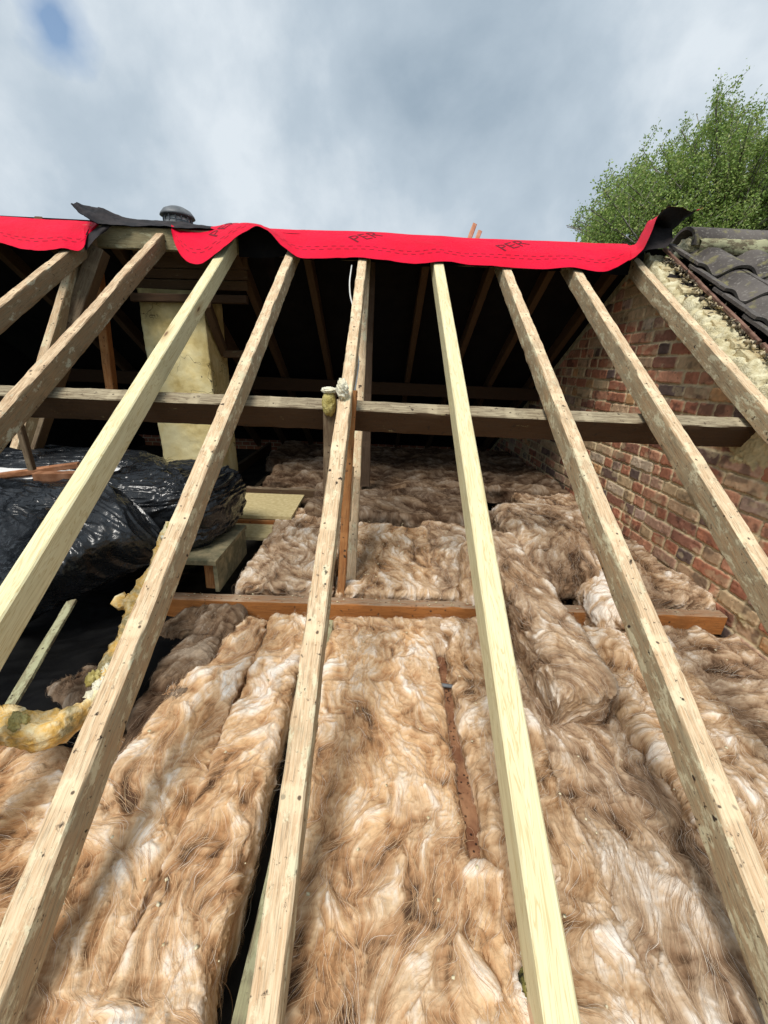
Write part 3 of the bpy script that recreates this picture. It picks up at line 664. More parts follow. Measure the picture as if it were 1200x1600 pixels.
        for k in range(K):
            i0 = np.clip(np.rint(ia), 0, na - 1).astype(int); j0 = np.clip(np.rint(ib), 0, nb_ - 1).astype(int)
            u_ = k / (K - 1)
            pts.append(P[i0, j0] + Nn[i0, j0] * (lift * math.sin(math.pi * u_) ** .7 + .0008)[:, None]); nrm.append(Nn[i0, j0])
            an = np.arctan2(vx[i0, j0], vy[i0, j0]) + dev * .6 + wig * np.sin(ph_ + k * .45)
            ia = ia + np.sin(an) * stp * sg; ib = ib + np.cos(an) * stp * sg
        Pt = np.stack(pts, 1); Nt = np.stack(nrm, 1)
        # smooth
        for _ in range(3): Pt[:, 1:-1] = (Pt[:, :-2] + Pt[:, 1:-1] * 2 + Pt[:, 2:]) / 4
        D = np.gradient(Pt, axis=1); Sd = np.cross(D, Nt); Sd /= np.linalg.norm(Sd, axis=-1)[..., None] + 1e-9
        tap = np.sin(np.linspace(.12, np.pi - .12, K)) ** .5
        Wd = (wd[:, None] * tap[None])[..., None]
        V = np.stack([Pt - Sd * Wd, Pt + Sd * Wd + Nt * Wd * .8], 2).reshape(-1, 3)
        idx = np.arange(nF * K * 2).reshape(nF, K, 2)
        Fc = np.stack([idx[:, :-1, 0], idx[:, :-1, 1], idx[:, 1:, 1], idx[:, 1:, 0]], -1).reshape(-1, 4)
        rr = rs.rand(nF, 1)
        fc = np.where(rr < .35, tn[1] * (.9 + rs.rand(nF, 1) * .5), np.where(rr < .88, tn[2] * (.8 + .35 * rs.rand(nF, 1)), tn[3] * .95))
        fcol = np.repeat(fc, K * 2, axis=0)
        f_ = link('loose_fibres', npmesh('loose_fibres', V, Fc, True, fcol), o, MAT['fibre']); f_['kind'] = 'stuff'
    return o
ZB = -1.035
G1 = 'long batts between joists in front of the binder beam'
def fb(label, x0, x1, y0, y1, z0=ZB, z1=ZB, **k):
    xm = (x0 + x1) / 2
    return batt(label, [(xm, y0, z0), (xm, (y0 + y1) / 2, (z0 + z1) / 2), (xm, y1, z1)], (x1 - x0), k.pop('h', .11), **k)
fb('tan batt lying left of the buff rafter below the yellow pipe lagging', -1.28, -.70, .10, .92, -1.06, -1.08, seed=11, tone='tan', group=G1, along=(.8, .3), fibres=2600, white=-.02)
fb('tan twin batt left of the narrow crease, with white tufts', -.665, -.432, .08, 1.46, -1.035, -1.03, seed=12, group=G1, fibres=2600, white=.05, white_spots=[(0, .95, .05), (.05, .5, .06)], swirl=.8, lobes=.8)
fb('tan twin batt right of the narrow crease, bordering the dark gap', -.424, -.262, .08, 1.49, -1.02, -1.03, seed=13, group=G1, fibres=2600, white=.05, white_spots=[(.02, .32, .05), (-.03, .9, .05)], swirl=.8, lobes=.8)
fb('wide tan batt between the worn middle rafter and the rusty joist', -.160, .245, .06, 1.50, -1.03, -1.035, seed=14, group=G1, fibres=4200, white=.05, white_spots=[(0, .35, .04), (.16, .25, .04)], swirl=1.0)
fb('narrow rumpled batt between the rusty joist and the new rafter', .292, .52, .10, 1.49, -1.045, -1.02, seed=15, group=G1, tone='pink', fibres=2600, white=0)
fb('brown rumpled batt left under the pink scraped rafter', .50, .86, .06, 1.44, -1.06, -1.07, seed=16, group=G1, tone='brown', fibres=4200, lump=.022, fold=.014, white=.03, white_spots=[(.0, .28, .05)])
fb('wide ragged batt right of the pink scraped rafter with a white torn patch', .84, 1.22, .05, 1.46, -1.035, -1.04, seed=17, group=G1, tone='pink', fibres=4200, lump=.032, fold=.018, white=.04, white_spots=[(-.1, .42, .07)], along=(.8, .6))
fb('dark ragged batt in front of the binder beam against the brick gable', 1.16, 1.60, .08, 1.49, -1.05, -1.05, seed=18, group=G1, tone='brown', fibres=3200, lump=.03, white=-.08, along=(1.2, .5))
batt('dark crumpled scrap of wool in the trough behind the buff rafter', [(-.66, .80, -1.05), (-.665, 1.12, -1.03), (-.62, 1.48, -1.0)], .13, .1, 'dark', 31, fibres=1200, lump=.035, fold=.02, group='loose scraps of mineral wool', name='insulation_scrap')
batt('dark torn tuft against the left end of the binder beam', [(-.86, 1.36, -1.06), (-.70, 1.44, -1.0), (-.60, 1.50, -1.02)], .12, .09, 'dark', 32, fibres=900, lump=.04, fold=.02, group='loose scraps of mineral wool', name='insulation_scrap')
batt('dark scrap of wool lying behind the curve of yellow pipe lagging', [(-1.05, 1.12, -1.07), (-.85, 1.05, -1.05)], .14, .08, 'dark', 33, fibres=700, lump=.035, group='loose scraps of mineral wool', name='insulation_scrap')
batt('torn wool pushed over the near end of the rusty joist', [(.262, .08, -1.03), (.268, .58, -1.035)], .12, .08, 'tan', 34, fibres=900, lump=.022, fold=.014, white=.06, group='loose scraps of mineral wool', name='insulation_scrap')
batt('ragged wool tucked against the binder beam at the far end of the rusty joist', [(.27, 1.30, -1.05), (.275, 1.50, -1.03)], .11, .07, 'pink', 35, fibres=500, lump=.022, fold=.014, group='loose scraps of mineral wool', name='insulation_scrap')
G2 = 'batts behind the binder beam'
zb2 = -.955
fb('brown batt behind the binder beam beside the chipboard box', -.62, -.20, 1.62, 2.55, -.975, -.92, seed=41, tone='brown', group=G2, fibres=2600, along=(1.4, 1.5), lump=.022, white=.03)
fb('brown batt behind the binder beam right of the pale strut, with white tufts', -.17, .32, 1.62, 2.35, -.985, -.94, seed=42, tone='pink', group=G2, fibres=2800, along=(1.6, 1.5), lump=.022, white=.03)
fb('brown batt behind the binder beam hidden partly by the new rafter', .30, .62, 1.62, 2.5, -.985, -.94, seed=43, tone='brown', group=G2, fibres=2200, along=(1.6, 1.5), lump=.022, white=.02)
fb('flat brown batt beside the brick gable behind the binder beam', 1.10, 1.60, 1.62, 3.2, -.965, -.93, seed=44, tone='brown', group=G2, fibres=2800, along=(1.2, 1.2), lump=.022, white=-.02)
batt('second row batt across the joists deep in the loft centre', [(-.45, 2.72, -.90), (.75, 2.75, -.90)], .62, .12, 'dark', 45, res=.007, fibres=2600, lump=.03, group=G2, along=(.8, .2))  # this and the next two rows: deep loft shade painted into the wool tone
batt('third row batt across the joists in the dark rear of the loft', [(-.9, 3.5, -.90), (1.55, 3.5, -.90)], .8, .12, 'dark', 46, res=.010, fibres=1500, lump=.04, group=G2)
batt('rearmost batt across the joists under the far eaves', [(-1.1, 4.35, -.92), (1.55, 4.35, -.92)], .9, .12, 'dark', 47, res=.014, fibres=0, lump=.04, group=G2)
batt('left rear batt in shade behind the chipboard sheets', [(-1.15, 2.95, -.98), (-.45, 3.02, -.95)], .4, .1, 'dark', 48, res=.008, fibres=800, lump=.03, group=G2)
# big hump, drooping slab, white chunk
batt('large rolled hump of insulation bulging up behind the binder beam', [(.90, 1.60, -.99), (.885, 1.66, -.86), (.90, 1.85, -.79), (.93, 2.15, -.77), (.96, 2.42, -.80), (.98, 2.62, -.88)], .40, .16, 'brown', 51, fibres=3800, lump=.010, fold=.007,
     swirl=.7, along=(2.2, 1.35), rx=.09, group='loose rolls of insulation', name='insulation_roll', white=-.07, white_spots=[(0, .95, .07)])
batt('long loose slab of insulation draped diagonally over the binder beam', [(.645, 1.98, -.80), (.63, 1.78, -.80), (.635, 1.62, -.81), (.65, 1.38, -.83), (.67, 1.12, -.86), (.685, .96, -.885)], .19, .19, 'brown', 52, fibres=4200, lump=.010, fold=.008,
     swirl=1.0, along=.9, rx=.045, group='loose rolls of insulation', name='insulation_slab', white=.03, white_spots=[(0, .55, .05), (.0, .9, .05)])
batt('upright torn end of insulation between the new rafter and the hump', [(.50, 1.56, -1.02), (.49, 1.62, -.90), (.52, 1.78, -.84), (.56, 1.98, -.85)], .17, .1, 'pink', 54, fibres=1600, lump=.018, group='loose rolls of insulation', name='insulation_roll', white=.04, rx=.05)
batt('white fluffy chunk of insulation resting on the binder beam', [(1.09, 1.44, -.99), (1.075, 1.52, -.93), (1.075, 1.75, -.90), (1.08, 1.98, -.90)], .20, .12, 'pink', 53, fibres=2000, lump=.02, fold=.016, rx=.06, white=.12, white_spots=[(-.02, .12, .13), (0, .3, .08)], group='loose rolls of insulation', name='insulation_chunk', along=(.8, 1.2))

# ------------------------------------------------------------------ red membrane
def catm(P, n):
    """P: (k,3) control points, sampled n by Catmull-Rom"""
    P = np.asarray(P, float); k = len(P); t = np.linspace(0, k - 1, n); i = np.clip(np.floor(t).astype(int), 0, k - 2); f = (t - i)[:, None]
    g_ = lambda j: P[np.clip(j, 0, k - 1)]
    p0, p1, p2, p3 = g_(i - 1), g_(i), g_(i + 1), g_(i + 2)
    return .5 * (2 * p1 + (p2 - p0) * f + (2 * p0 - 5 * p1 + 4 * p2 - p3) * f ** 2 + (3 * p1 - p0 - 3 * p2 + p3) * f ** 3)
def two_sided(root, nm, P, mat_top, mat_bot, thick=.0015):
    n, m_ = P.shape[:2]
    du = np.gradient(P, axis=0); dv = np.gradient(P, axis=1); Nn = np.cross(du, dv); Nn /= np.linalg.norm(Nn, axis=-1)[..., None] + 1e-9
    if Nn[..., 2].mean() < 0: Nn = -Nn
    link(nm, npmesh(nm, P.reshape(-1, 3), gridfaces(n, m_)), root, mat_top)
    link('underside', npmesh('underside', (P - Nn * thick).reshape(-1, 3), gridfaces(n, m_)), root, mat_bot)
    return Nn
def membrane(label, cols_, nU, texts=(), dash=None, seed=0, group='red membranes', back=.5):
    """cols_: list of (lower edge point, ridge point); the sheet goes on down the rear slope"""
    lo = catm([c[0] for c in cols_], nU); hi = catm([c[1] for c in cols_], nU)
    M = 40; P = np.zeros((nU, M, 3))
    for j in range(M):
        s = j / (M - 1)
        if s <= .55:
            t = s / .55; P[:, j] = lo + (hi - lo) * t; P[:, j, 2] += .016 * math.sin(math.pi * t) * (1 - t * .3)
        else:
            t = (s - .55) / .45; P[:, j] = hi + np.array([0, 1, -math.tan(PH) * .97]) * back * t + np.array([0, 0, .004 * math.sin(math.pi * min(1, t * 4))])
    u_ = np.arange(nU)[:, None] * .02; v_ = np.linspace(0, 1, M)[None]
    P[..., 2] += (fbm(u_ * 3 + 0 * v_, v_ * 2.5 + 0 * u_, seed, 3) * .007 + ridged(u_ * 2.2 + v_ * 1.5, v_ * 1.2 + u_ * .3, seed + 3, 2) * .006 + ridged(u_ * 9 + v_ * 4, v_ * 3 - u_ * 2, seed + 8, 2) * .0016) * np.clip((.62 - v_) * 3, .0, 1)
    root = empty('roof_membrane', tuple(np.mean([c[1] for c in cols_], 0))); tag(root, label, 'roof membrane', group)
    Nn = two_sided(root, 'membrane_sheet', P, MAT['red'], MAT['memback']); sheet_o = [c for c in bpy.data.objects if c.parent == root and c.name.startswith('membrane_sheet')][0]
    lenU = np.r_[0, np.cumsum(np.linalg.norm(np.diff((lo + hi) / 2, axis=0), axis=1))]
    lenV = np.r_[0, np.cumsum(np.linalg.norm(np.diff(P, axis=1), axis=2).mean(0))]
    def onsheet(x, y, off=.0012):
        i = np.interp(x, lenU, np.arange(nU)); j = np.interp(y, lenV, np.arange(M))
        i0 = min(int(i), nU - 2); j0 = min(int(j), M - 2); a, b = i - i0, j - j0
        p = (P[i0, j0] * (1 - a) + P[i0 + 1, j0] * a) * (1 - b) + (P[i0, j0 + 1] * (1 - a) + P[i0 + 1, j0 + 1] * a) * b
        return p + Nn[i0, j0] * off
    def from_px(X):                                   # arc position for a world X
        return float(np.interp(X, (lo[:, 0] + hi[:, 0]) / 2, lenU))
    if dash:
        vs, fs = [], []; rs = np.random.RandomState(seed)
        for row, yy in enumerate(dash):
            x = .03 + row * .025
            while x < lenU[-1] - .06:
                for q in range(4):
                    a, b = x + q * .028 / 3, x + (q + 1) * .028 / 3
                    if q == 3: break
                    k = len(vs); vs += [tuple(onsheet(a, yy)), tuple(onsheet(b, yy)), tuple(onsheet(b, yy + .004)), tuple(onsheet(a, yy + .004))]; fs.append((k, k + 1, k + 2, k + 3))
                x += .05
        V0 = P.reshape(-1, 3); F0 = gridfaces(nU, M); me = npmesh('membrane_sheet', np.vstack([V0, vs]), np.vstack([F0, np.array(fs) + len(V0)]), True, None, np.r_[np.zeros(len(F0)), np.ones(len(fs))].astype(int)); me.materials.append(MAT['red']); me.materials.append(MAT['print']); sheet_o.data = me
    for (X, y0, s, rot, chars) in texts:
        cu = bpy.data.curves.new('t', 'FONT'); cu.body = chars; cu.size = s; cu.resolution_u = 2; cu.offset = -.0006
        to = bpy.data.objects.new('t', cu); col.objects.link(to)
        dg = bpy.context.evaluated_depsgraph_get(); me = bpy.data.meshes.new_from_object(to.evaluated_get(dg)); bpy.data.objects.remove(to)
        import bmesh
        bm = bmesh.new(); bm.from_mesh(me); bmesh.ops.subdivide_edges(bm, edges=[e_ for e_ in bm.edges if e_.calc_length() > .008], cuts=2)
        bmesh.ops.triangulate(bm, faces=bm.faces)
        c0, s0 = math.cos(rot), math.sin(rot); xx = from_px(X)
        for v in bm.verts:
            x, y = v.co.x, v.co.y; v.co = Vector(onsheet(xx + c0 * x - s0 * y, y0 + s0 * x + c0 * y, .0016))
        bm.to_mesh(me); bm.free(); me.name = 'printed_lettering'; link('printed_lettering', me, root, MAT['print'])
    return root
def rt(x, y, Y=None): return atR(x, y, .018) if Y is None else atY(x, y, Y)
RY = 2.97
A_ = [(rt(268, 362, 2.86), rt(268, 352, RY)), (rt(275, 386, 2.80), rt(285, 353, RY)), (rt(290, 408, 2.68), rt(300, 354, RY)), (rt(312, 414, 2.62), rt(318, 354, RY)), (rt(335, 400, 2.62), rt(338, 353, RY)),
      (rt(362, 378, 2.66), rt(358, 349, 2.96)), (rt(385, 363, 2.70), rt(376, 349, 2.96)), (rt(402, 356, 2.76), rt(398, 354, 2.96)), (rt(422, 366, 2.74), rt(416, 356.5, RY)), (rt(440, 385, 2.69), rt(434, 357, RY)),
      (rt(462, 401, 2.66), rt(458, 358, RY)), (rt(490, 405.5), rt(487, 359, RY)), (rt(530, 403), rt(527, 360, RY)), (rt(565, 402), rt(562, 361, RY)), (rt(605, 408), rt(600, 363, RY)), (rt(645, 411.5), rt(640, 366, RY)),
      (rt(690, 407.5), rt(685, 368, RY)), (rt(735, 413), rt(730, 371, RY)), (rt(790, 416), rt(785, 373, RY)), (rt(840, 421), rt(832, 375, RY)), (rt(895, 419.5), rt(885, 377, RY)), (rt(935, 426.5), rt(925, 379, RY)), (rt(962, 420), rt(955, 380, RY)), (rt(985, 406, 2.66), rt(980, 381, RY))]
membrane('long red roof membrane draped over the ridge with a lifted flap and printed letters', A_, 240, seed=3, dash=(.085, .115),
         texts=[(rt(337, 370, 2.8)[0], .17, .135, R(38), 'PER'), (rt(556, 380, 2.8)[0], .15, .135, R(38), 'PER'), (rt(787, 392, 2.8)[0], .15, .135, R(38), 'PER')])
B_ = [(rt(-420, 352), rt(-420, 312, RY)), (rt(-200, 368), rt(-200, 324, RY)), (rt(-60, 375), rt(-60, 333, RY)), (rt(0, 381.5), rt(0, 337, RY)), (rt(30, 388), rt(35, 339, RY)), (rt(65, 393), rt(70, 342, RY)), (rt(98, 388.5), rt(100, 343, RY)),
      (rt(122, 391.5, 2.64), rt(128, 344.5, RY)), (rt(133, 383, 2.70), rt(142, 346, RY)), (rt(134, 371, 2.78), rt(150, 347, RY)), (rt(158, 349, 2.93), rt(160, 348, RY))]
membrane('red roof membrane at the left edge of the photo, ending at the torn black felt', B_, 130, seed=5, dash=(.085, .115))
# flipped tail at the right end of the long membrane
def tail():
    root = empty('membrane_tail', (1.75, 2.9, .8)); tag(root, 'red membrane end curling up over the gable with its black underside showing', 'roof membrane', 'red membranes')
    fr = catm([rt(983, 407, 2.66), rt(1003, 392, 2.64), rt(1017, 365, 2.64), rt(1028, 338, 2.66), rt(1045, 323, 2.70), rt(1064, 324, 2.74), rt(1082, 330, 2.78), rt(1099, 324, 2.80)], 60)
    bk = catm([rt(978, 381, RY), rt(992, 382, RY), rt(1004, 362, RY), rt(1016, 345, RY), rt(1040, 362, RY), rt(1056, 355, RY), rt(1068, 343, RY), rt(1086, 330, RY)], 60)
    P = np.stack([fr + (bk - fr) * t for t in np.linspace(0, 1, 16)], 1)
    P[..., 2] += .004 * fbm(np.arange(60)[:, None] * .3, np.arange(16)[None] * .3, 5, 2)
    two_sided(root, 'membrane_sheet', P, MAT['red'], MAT['memback'])
    fr2 = catm([rt(988, 408, 2.72), rt(1010, 390, 2.74), rt(1040, 385, 2.76), rt(1052, 372, 2.8)], 20); bk2 = catm([rt(1012, 352, RY), rt(1022, 340, RY), rt(1036, 345, RY), rt(1050, 350, RY)], 20)
    P = np.stack([fr2 + (bk2 - fr2) * t for t in np.linspace(0, 1, 10)], 1); P[..., 2] -= .005
    link('underlay', npmesh('underlay', P.reshape(-1, 3), gridfaces(20, 10)), root, MAT['black'])
tail()
def ridge_shade():  # added black strip in place of the shade under the membrane
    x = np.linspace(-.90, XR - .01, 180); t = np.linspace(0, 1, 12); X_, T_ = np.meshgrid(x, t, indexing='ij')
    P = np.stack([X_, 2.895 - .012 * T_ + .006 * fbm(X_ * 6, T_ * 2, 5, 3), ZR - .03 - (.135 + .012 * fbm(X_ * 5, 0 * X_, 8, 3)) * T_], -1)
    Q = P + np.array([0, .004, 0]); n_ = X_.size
    tag(link('ridge_shade_strip', npmesh('ridge_shade_strip', np.vstack([P.reshape(-1, 3), Q.reshape(-1, 3)]), np.vstack([gridfaces(*X_.shape), gridfaces(*X_.shape) + n_])), None, MAT['felt']), 'added black strip standing in for shade on the ridge board below the long red membrane', 'roofing felt')
ridge_shade()
# torn black felt and vent cowl at the left
def felt():
    root = empty('torn_felt', (-1.6, 2.95, .78)); tag(root, 'torn black roofing felt curling up over the bare ridge', 'roofing felt')
    fr = catm([rt(111, 317, 2.78), rt(130, 336, 2.78), rt(160, 350, 2.84), rt(200, 352, 2.88), rt(240, 353, 2.88), rt(280, 356, 2.88), rt(335, 357, 2.9)], 90)
    bk = catm([rt(118, 315, 2.9), rt(140, 322, 3.0), rt(165, 326, 3.02), rt(195, 340, 3.04), rt(250, 344, 3.04), rt(285, 347, 3.02), rt(338, 355, 2.99)], 90)
    P = np.stack([fr + (bk - fr) * t for t in np.linspace(0, 1, 24)], 1)
    u_ = np.arange(90)[:, None] * .12; v_ = np.arange(24)[None] * .12
    P[..., 2] += .008 * fbm(u_, v_, 5, 3); P[..., 1] += .012 * fbm(u_ * 2, v_ * .3, 15, 3)
    two_sided(root, 'felt_sheet', P, MAT['black'], MAT['memback'], .004)
    fr = catm([rt(128, 372, 2.80), rt(160, 352, 2.86), rt(175, 352, 2.88)], 20); bk = catm([rt(134, 392, 2.7), rt(150, 372, 2.76), rt(165, 362, 2.85)], 20)
    P = np.stack([fr + (bk - fr) * t for t in np.linspace(0, 1, 8)], 1)
    link('felt_flap', npmesh('felt_flap', P.reshape(-1, 3), gridfaces(20, 8)), root, MAT['black'])
felt()
def lathe(name, prof, c, mat, parent, n=32):
    a = np.linspace(0, 2 * np.pi, n + 1); pr_ = np.array(prof)
    P = np.zeros((len(pr_), n + 1, 3)); P[..., 0] = pr_[:, 0, None] * np.cos(a); P[..., 1] = pr_[:, 0, None] * np.sin(a); P[..., 2] = pr_[:, 1, None]
    return link(name, npmesh(name, (P + np.array(c)).reshape(-1, 3), gridfaces(len(pr_), n + 1)), parent, mat)
cw = rt(278, 342, 3.25)
root = empty('vent_cowl', tuple(cw)); tag(root, 'round grey slotted vent cowl standing behind the ridge', 'vent')
lathe('cap', [(.0, .065), (.05, .062), (.085, .045), (.105, .02), (.11, .008), (.10, .004), (.0, .004)], cw, MAT['lead'], root)
lathe('collar', [(.0, -.02), (.085, -.02), (.09, -.03), (.09, -.16), (.08, -.2), (.0, -.2)], cw, MAT['lead'], root)
lathe('throat', [(.0, .0), (.072, .0), (.072, -.03), (0, -.03)], cw, MAT['white'], root)
for k in range(14):
    a = k * math.pi / 7; p = np.array([math.cos(a) * .092, math.sin(a) * .092, 0]) + cw
    timber('bar', p + np.array([0, 0, -.03]), p + np.array([0, 0, .012]), .008, .008, MAT['lead'], (math.cos(a), math.sin(a), 0), root, step=.02, chamf=.001)
for k, (a, b, lb) in enumerate([((731, 369), (743, 349), 'longer pink batten end sticking up behind the ridge'), ((742, 370), (751, 360), 'shorter pink batten end sticking up behind the ridge')]):
    mt = MAT.setdefault('pinkw', m_simple('pink_batten', (.55, .28, .16), (.68, .40, .26), 20, bump=.2))
    tag(timber('tile_batten', rt(a[0], a[1] + 12, 3.3), rt(*b, 3.3), .028, .02, mt, (0, -1, 0)), lb, 'batten', 'batten ends behind the ridge')

# ------------------------------------------------------------------ neighbouring tiled roof
def tiles():
    root = empty('tiled_roof', (2.6, 1.6, 0)); tag(root, 'neighbouring roof of dark weathered pantiles beyond the gable', 'roof')
    x0 = 1.745; off = .045; pitch, gauge = .27, .30
    rs = np.random.RandomState(7)
    VV, FF = [], []; k = 0
    prf_x = np.linspace(0, pitch * 1.12, 22)
    def pz(x):
        t = x / pitch; return .030 * np.cos(t * 2 * np.pi) - .006 * np.cos(t * 4 * np.pi)
    ns = 10; top_s = YR / math.cos(PH) + .0
    smax = float(np.dot(np.array([0, 2.93, zroof(2.93)]), RD)); smin = -.1
    nrow = int((smax - smin) / gauge) + 1
    for r_ in range(nrow):
        s1 = smax - r_ * gauge + .02; 
        for c in range(14):
            xo = x0 + c * pitch + rs.randn() * .003; L_ = gauge * 1.25
            sl = np.linspace(-L_, 0, ns)
            X_, S_ = np.meshgrid(prf_x, sl, indexing='ij')
            Z_ = pz(X_) + .030 * (-S_ / L_) + rs.randn() * .002 + .002 * fbm(X_ * 30, S_ * 30, r_ * 31 + c, 2)
            sh = rs.randn() * .005
            for lay in (0, -.014):
                P = np.zeros(X_.shape + (3,)); P[..., 0] = xo + X_
                P += RD * (s1 + sh + S_)[..., None] + RN * (H0 + off + Z_ + lay)[..., None]
                VV.append(P.reshape(-1, 3)); FF.append(gridfaces(*X_.shape) + k); k += X_.size
            # edge skirts: lower nose and left side
            n_ = X_.shape[0]; a0 = k - 2 * X_.size; b0 = k - X_.size
            i_ = np.arange(n_ - 1) * ns
            FF.append(np.stack([a0 + i_, b0 + i_, b0 + i_ + ns, a0 + i_ + ns], -1))
            j_ = np.arange(ns - 1); FF.append(np.stack([a0 + j_, a0 + j_ + 1, b0 + j_ + 1, b0 + j_], -1))
            e0 = (n_ - 1) * ns; FF.append(np.stack([a0 + e0 + j_, b0 + e0 + j_, b0 + e0 + j_ + 1, a0 + e0 + j_ + 1], -1))
    me = npmesh('pantiles', np.vstack(VV), np.vstack(FF), True, None); me.set_sharp_from_angle(angle=R(50)); link('pantiles', me, root, MAT['tile'])
    # substrate
    P = [(x0 - .08, s, H0 + off - .055) for s in (smin - .1, smax)] + [(x0 + 3.6, s, H0 + off - .02) for s in (smax, smin - .1)]
    me = npmesh('roofing_felt', np.array([np.array([a, 0, 0]) + RD * b + RN * c for a, b, c in P]), np.array([[0, 3, 2, 1]])); link('roofing_felt', me, root, MAT['black'])
    # ridge tiles
    yr, zr_ = 3.02, zroof(2.95) + .11
    for k in range(7):
        xs = 1.90 + k * .45; 
        a = np.linspace(-.15, np.pi + .15, 20); xx = np.linspace(0, .455, 12)
        A2, X2 = np.meshgrid(a, xx, indexing='ij'); Rr = .125 + .004 * fbm(A2 * 3, X2 * 20, k, 3)
        P = np.stack([xs + X2 + 0 * A2, yr - np.cos(A2) * Rr, zr_ - .045 + np.sin(A2) * Rr * .86], -1)
        Q = np.stack([xs + X2 + 0 * A2, yr - np.cos(A2) * (Rr - .02), zr_ - .045 + np.sin(A2) * (Rr - .02) * .86], -1)
        nA, nX = A2.shape; V = np.vstack([P.reshape(-1, 3), Q.reshape(-1, 3)]); F_ = [gridfaces(nA, nX), gridfaces(nA, nX) + nA * nX]
        i_ = np.arange(nA - 1) * nX
        F_.append(np.stack([i_, i_ + nA * nX, i_ + nX + nA * nX, i_ + nX], -1))
        me = npmesh('ridge_tile', V, np.vstack(F_)); me.set_sharp_from_angle(angle=R(50)); link('ridge_tile', me, root, MAT['tile'])
    blob('mortar_bed', (1.95, 3.0, zr_ - .06), (.07, .09, .07), MAT['mortar'], 4, .15, root)
    # mortar under ridge tiles
    link('mortar_line', npmesh('mortar_line', *(lambda X3, A3: (np.stack([1.93 + X3, 2.90 + .03 * np.cos(A3) + .012 * fbm(X3 * 20, A3, 3, 3), zr_ - .062 + .04 * np.sin(A3) + .014 * fbm(X3 * 22, A3, 9, 3)], -1).reshape(-1, 3), gridfaces(*X3.shape)))(*np.meshgrid(np.linspace(0, 3, 200), np.linspace(0, 2 * np.pi, 14), indexing='ij'))), root, MAT['mossy'])
    # exposed batten ends under the verge run up the slope
    for a, b in ((-.1, .9), (.92, 1.75), (1.77, 2.85)):
        sA = RD * a; sB = RD * b
        pA = np.array([x0 - .02, 0, 0]) + sA + RN * (H0 + .052); pB = np.array([x0 - .016, 0, 0]) + sB + RN * (H0 + .054)
        timber('verge_batten', pA, pB, .016, .02, MAT['pinkd'], RN, root)
MAT['pinkd'] = m_simple('weathered_red_batten', (.10, .055, .04), (.28, .16, .12), 14, bump=.4)
tiles()
# crumbs of old mortar and leaves along the wall top
def debris(label, name, pts, size, mat, seed, cat='debris', flat=.35, nrm=None):
    rs = np.random.RandomState(seed); V, F_ = [], []; k = 0
    for p in pts:
        s = size * rs.uniform(.4, 1.5); c = rs.randn(8, 3) * .25
        b = np.array([(x, y, z) for x in (-1, 1) for y in (-1, 1) for z in (-flat, flat)]) * s * .5 * (1 + c)
        a = rs.randn(3, 3); q, _ = np.linalg.qr(a)
        if nrm is not None: th = rs.rand() * 6.3; q = np.array([[math.cos(th), -math.sin(th), 0], [math.sin(th), math.cos(th), 0], [0, 0, 1]])
        b = b @ q.T + p; V.append(b); F_.append(np.array([(0, 1, 3, 2), (4, 6, 7, 5), (0, 4, 5, 1), (2, 3, 7, 6), (0, 2, 6, 4), (1, 5, 7, 3)]) + k); k += 8
    o = link(name, npmesh(name, np.vstack(V), np.vstack(F_), False), None, mat); tag(o, label, cat, None, 'stuff'); return o
rs = np.random.RandomState(1)
pts = []
for i in range(420):
    s = rs.uniform(.3, 2.75); x = 1.70 + rs.rand() * .05 + rs.randn() * .022; pts.append(np.array([x, 0, 0]) + RD * s + RN * (H0 + .022 + rs.rand() * .02))
debris('crumbled mortar and dry leaves lying along the wall head beside the verge', 'mortar_rubble', pts[:250], .013, m_simple('rubble_pale', (.35, .28, .17), (.7, .6, .42), 30, bump=0), 3)
debris('dark moss and slate crumbs lying along the wall head beside the verge', 'moss_crumbs', pts[200:], .015, m_simple('rubble_dark', (.03, .025, .02), (.16, .13, .09), 30, bump=0), 4)
# loose brick ends showing in the capping
MAT['brickbuff'] = m_simple('buff_cut_brick', (.42, .33, .18), (.68, .60, .38), 26, bump=.8, bd=.008)
root = empty('verge_bricks', (1.7, 2, 0)); tag(root, 'pale bricks cut to the slope along the gable wall head', 'bricks')
for i in range(20):
    s = .1 + i * .135 + rs.randn() * .012
    p = np.array([XR + .03 + rs.rand() * .01, 0, 0]) + RD * s + RN * (H0 + .006 + rs.randn() * .004)
    q = p + np.array([.10 + rs.rand() * .02, 0, 0])
    timber('cut_brick', p, q, .08 + rs.randn() * .012, .05, MAT['brickbuff'], RN, root, wob=.006, chamf=.009)

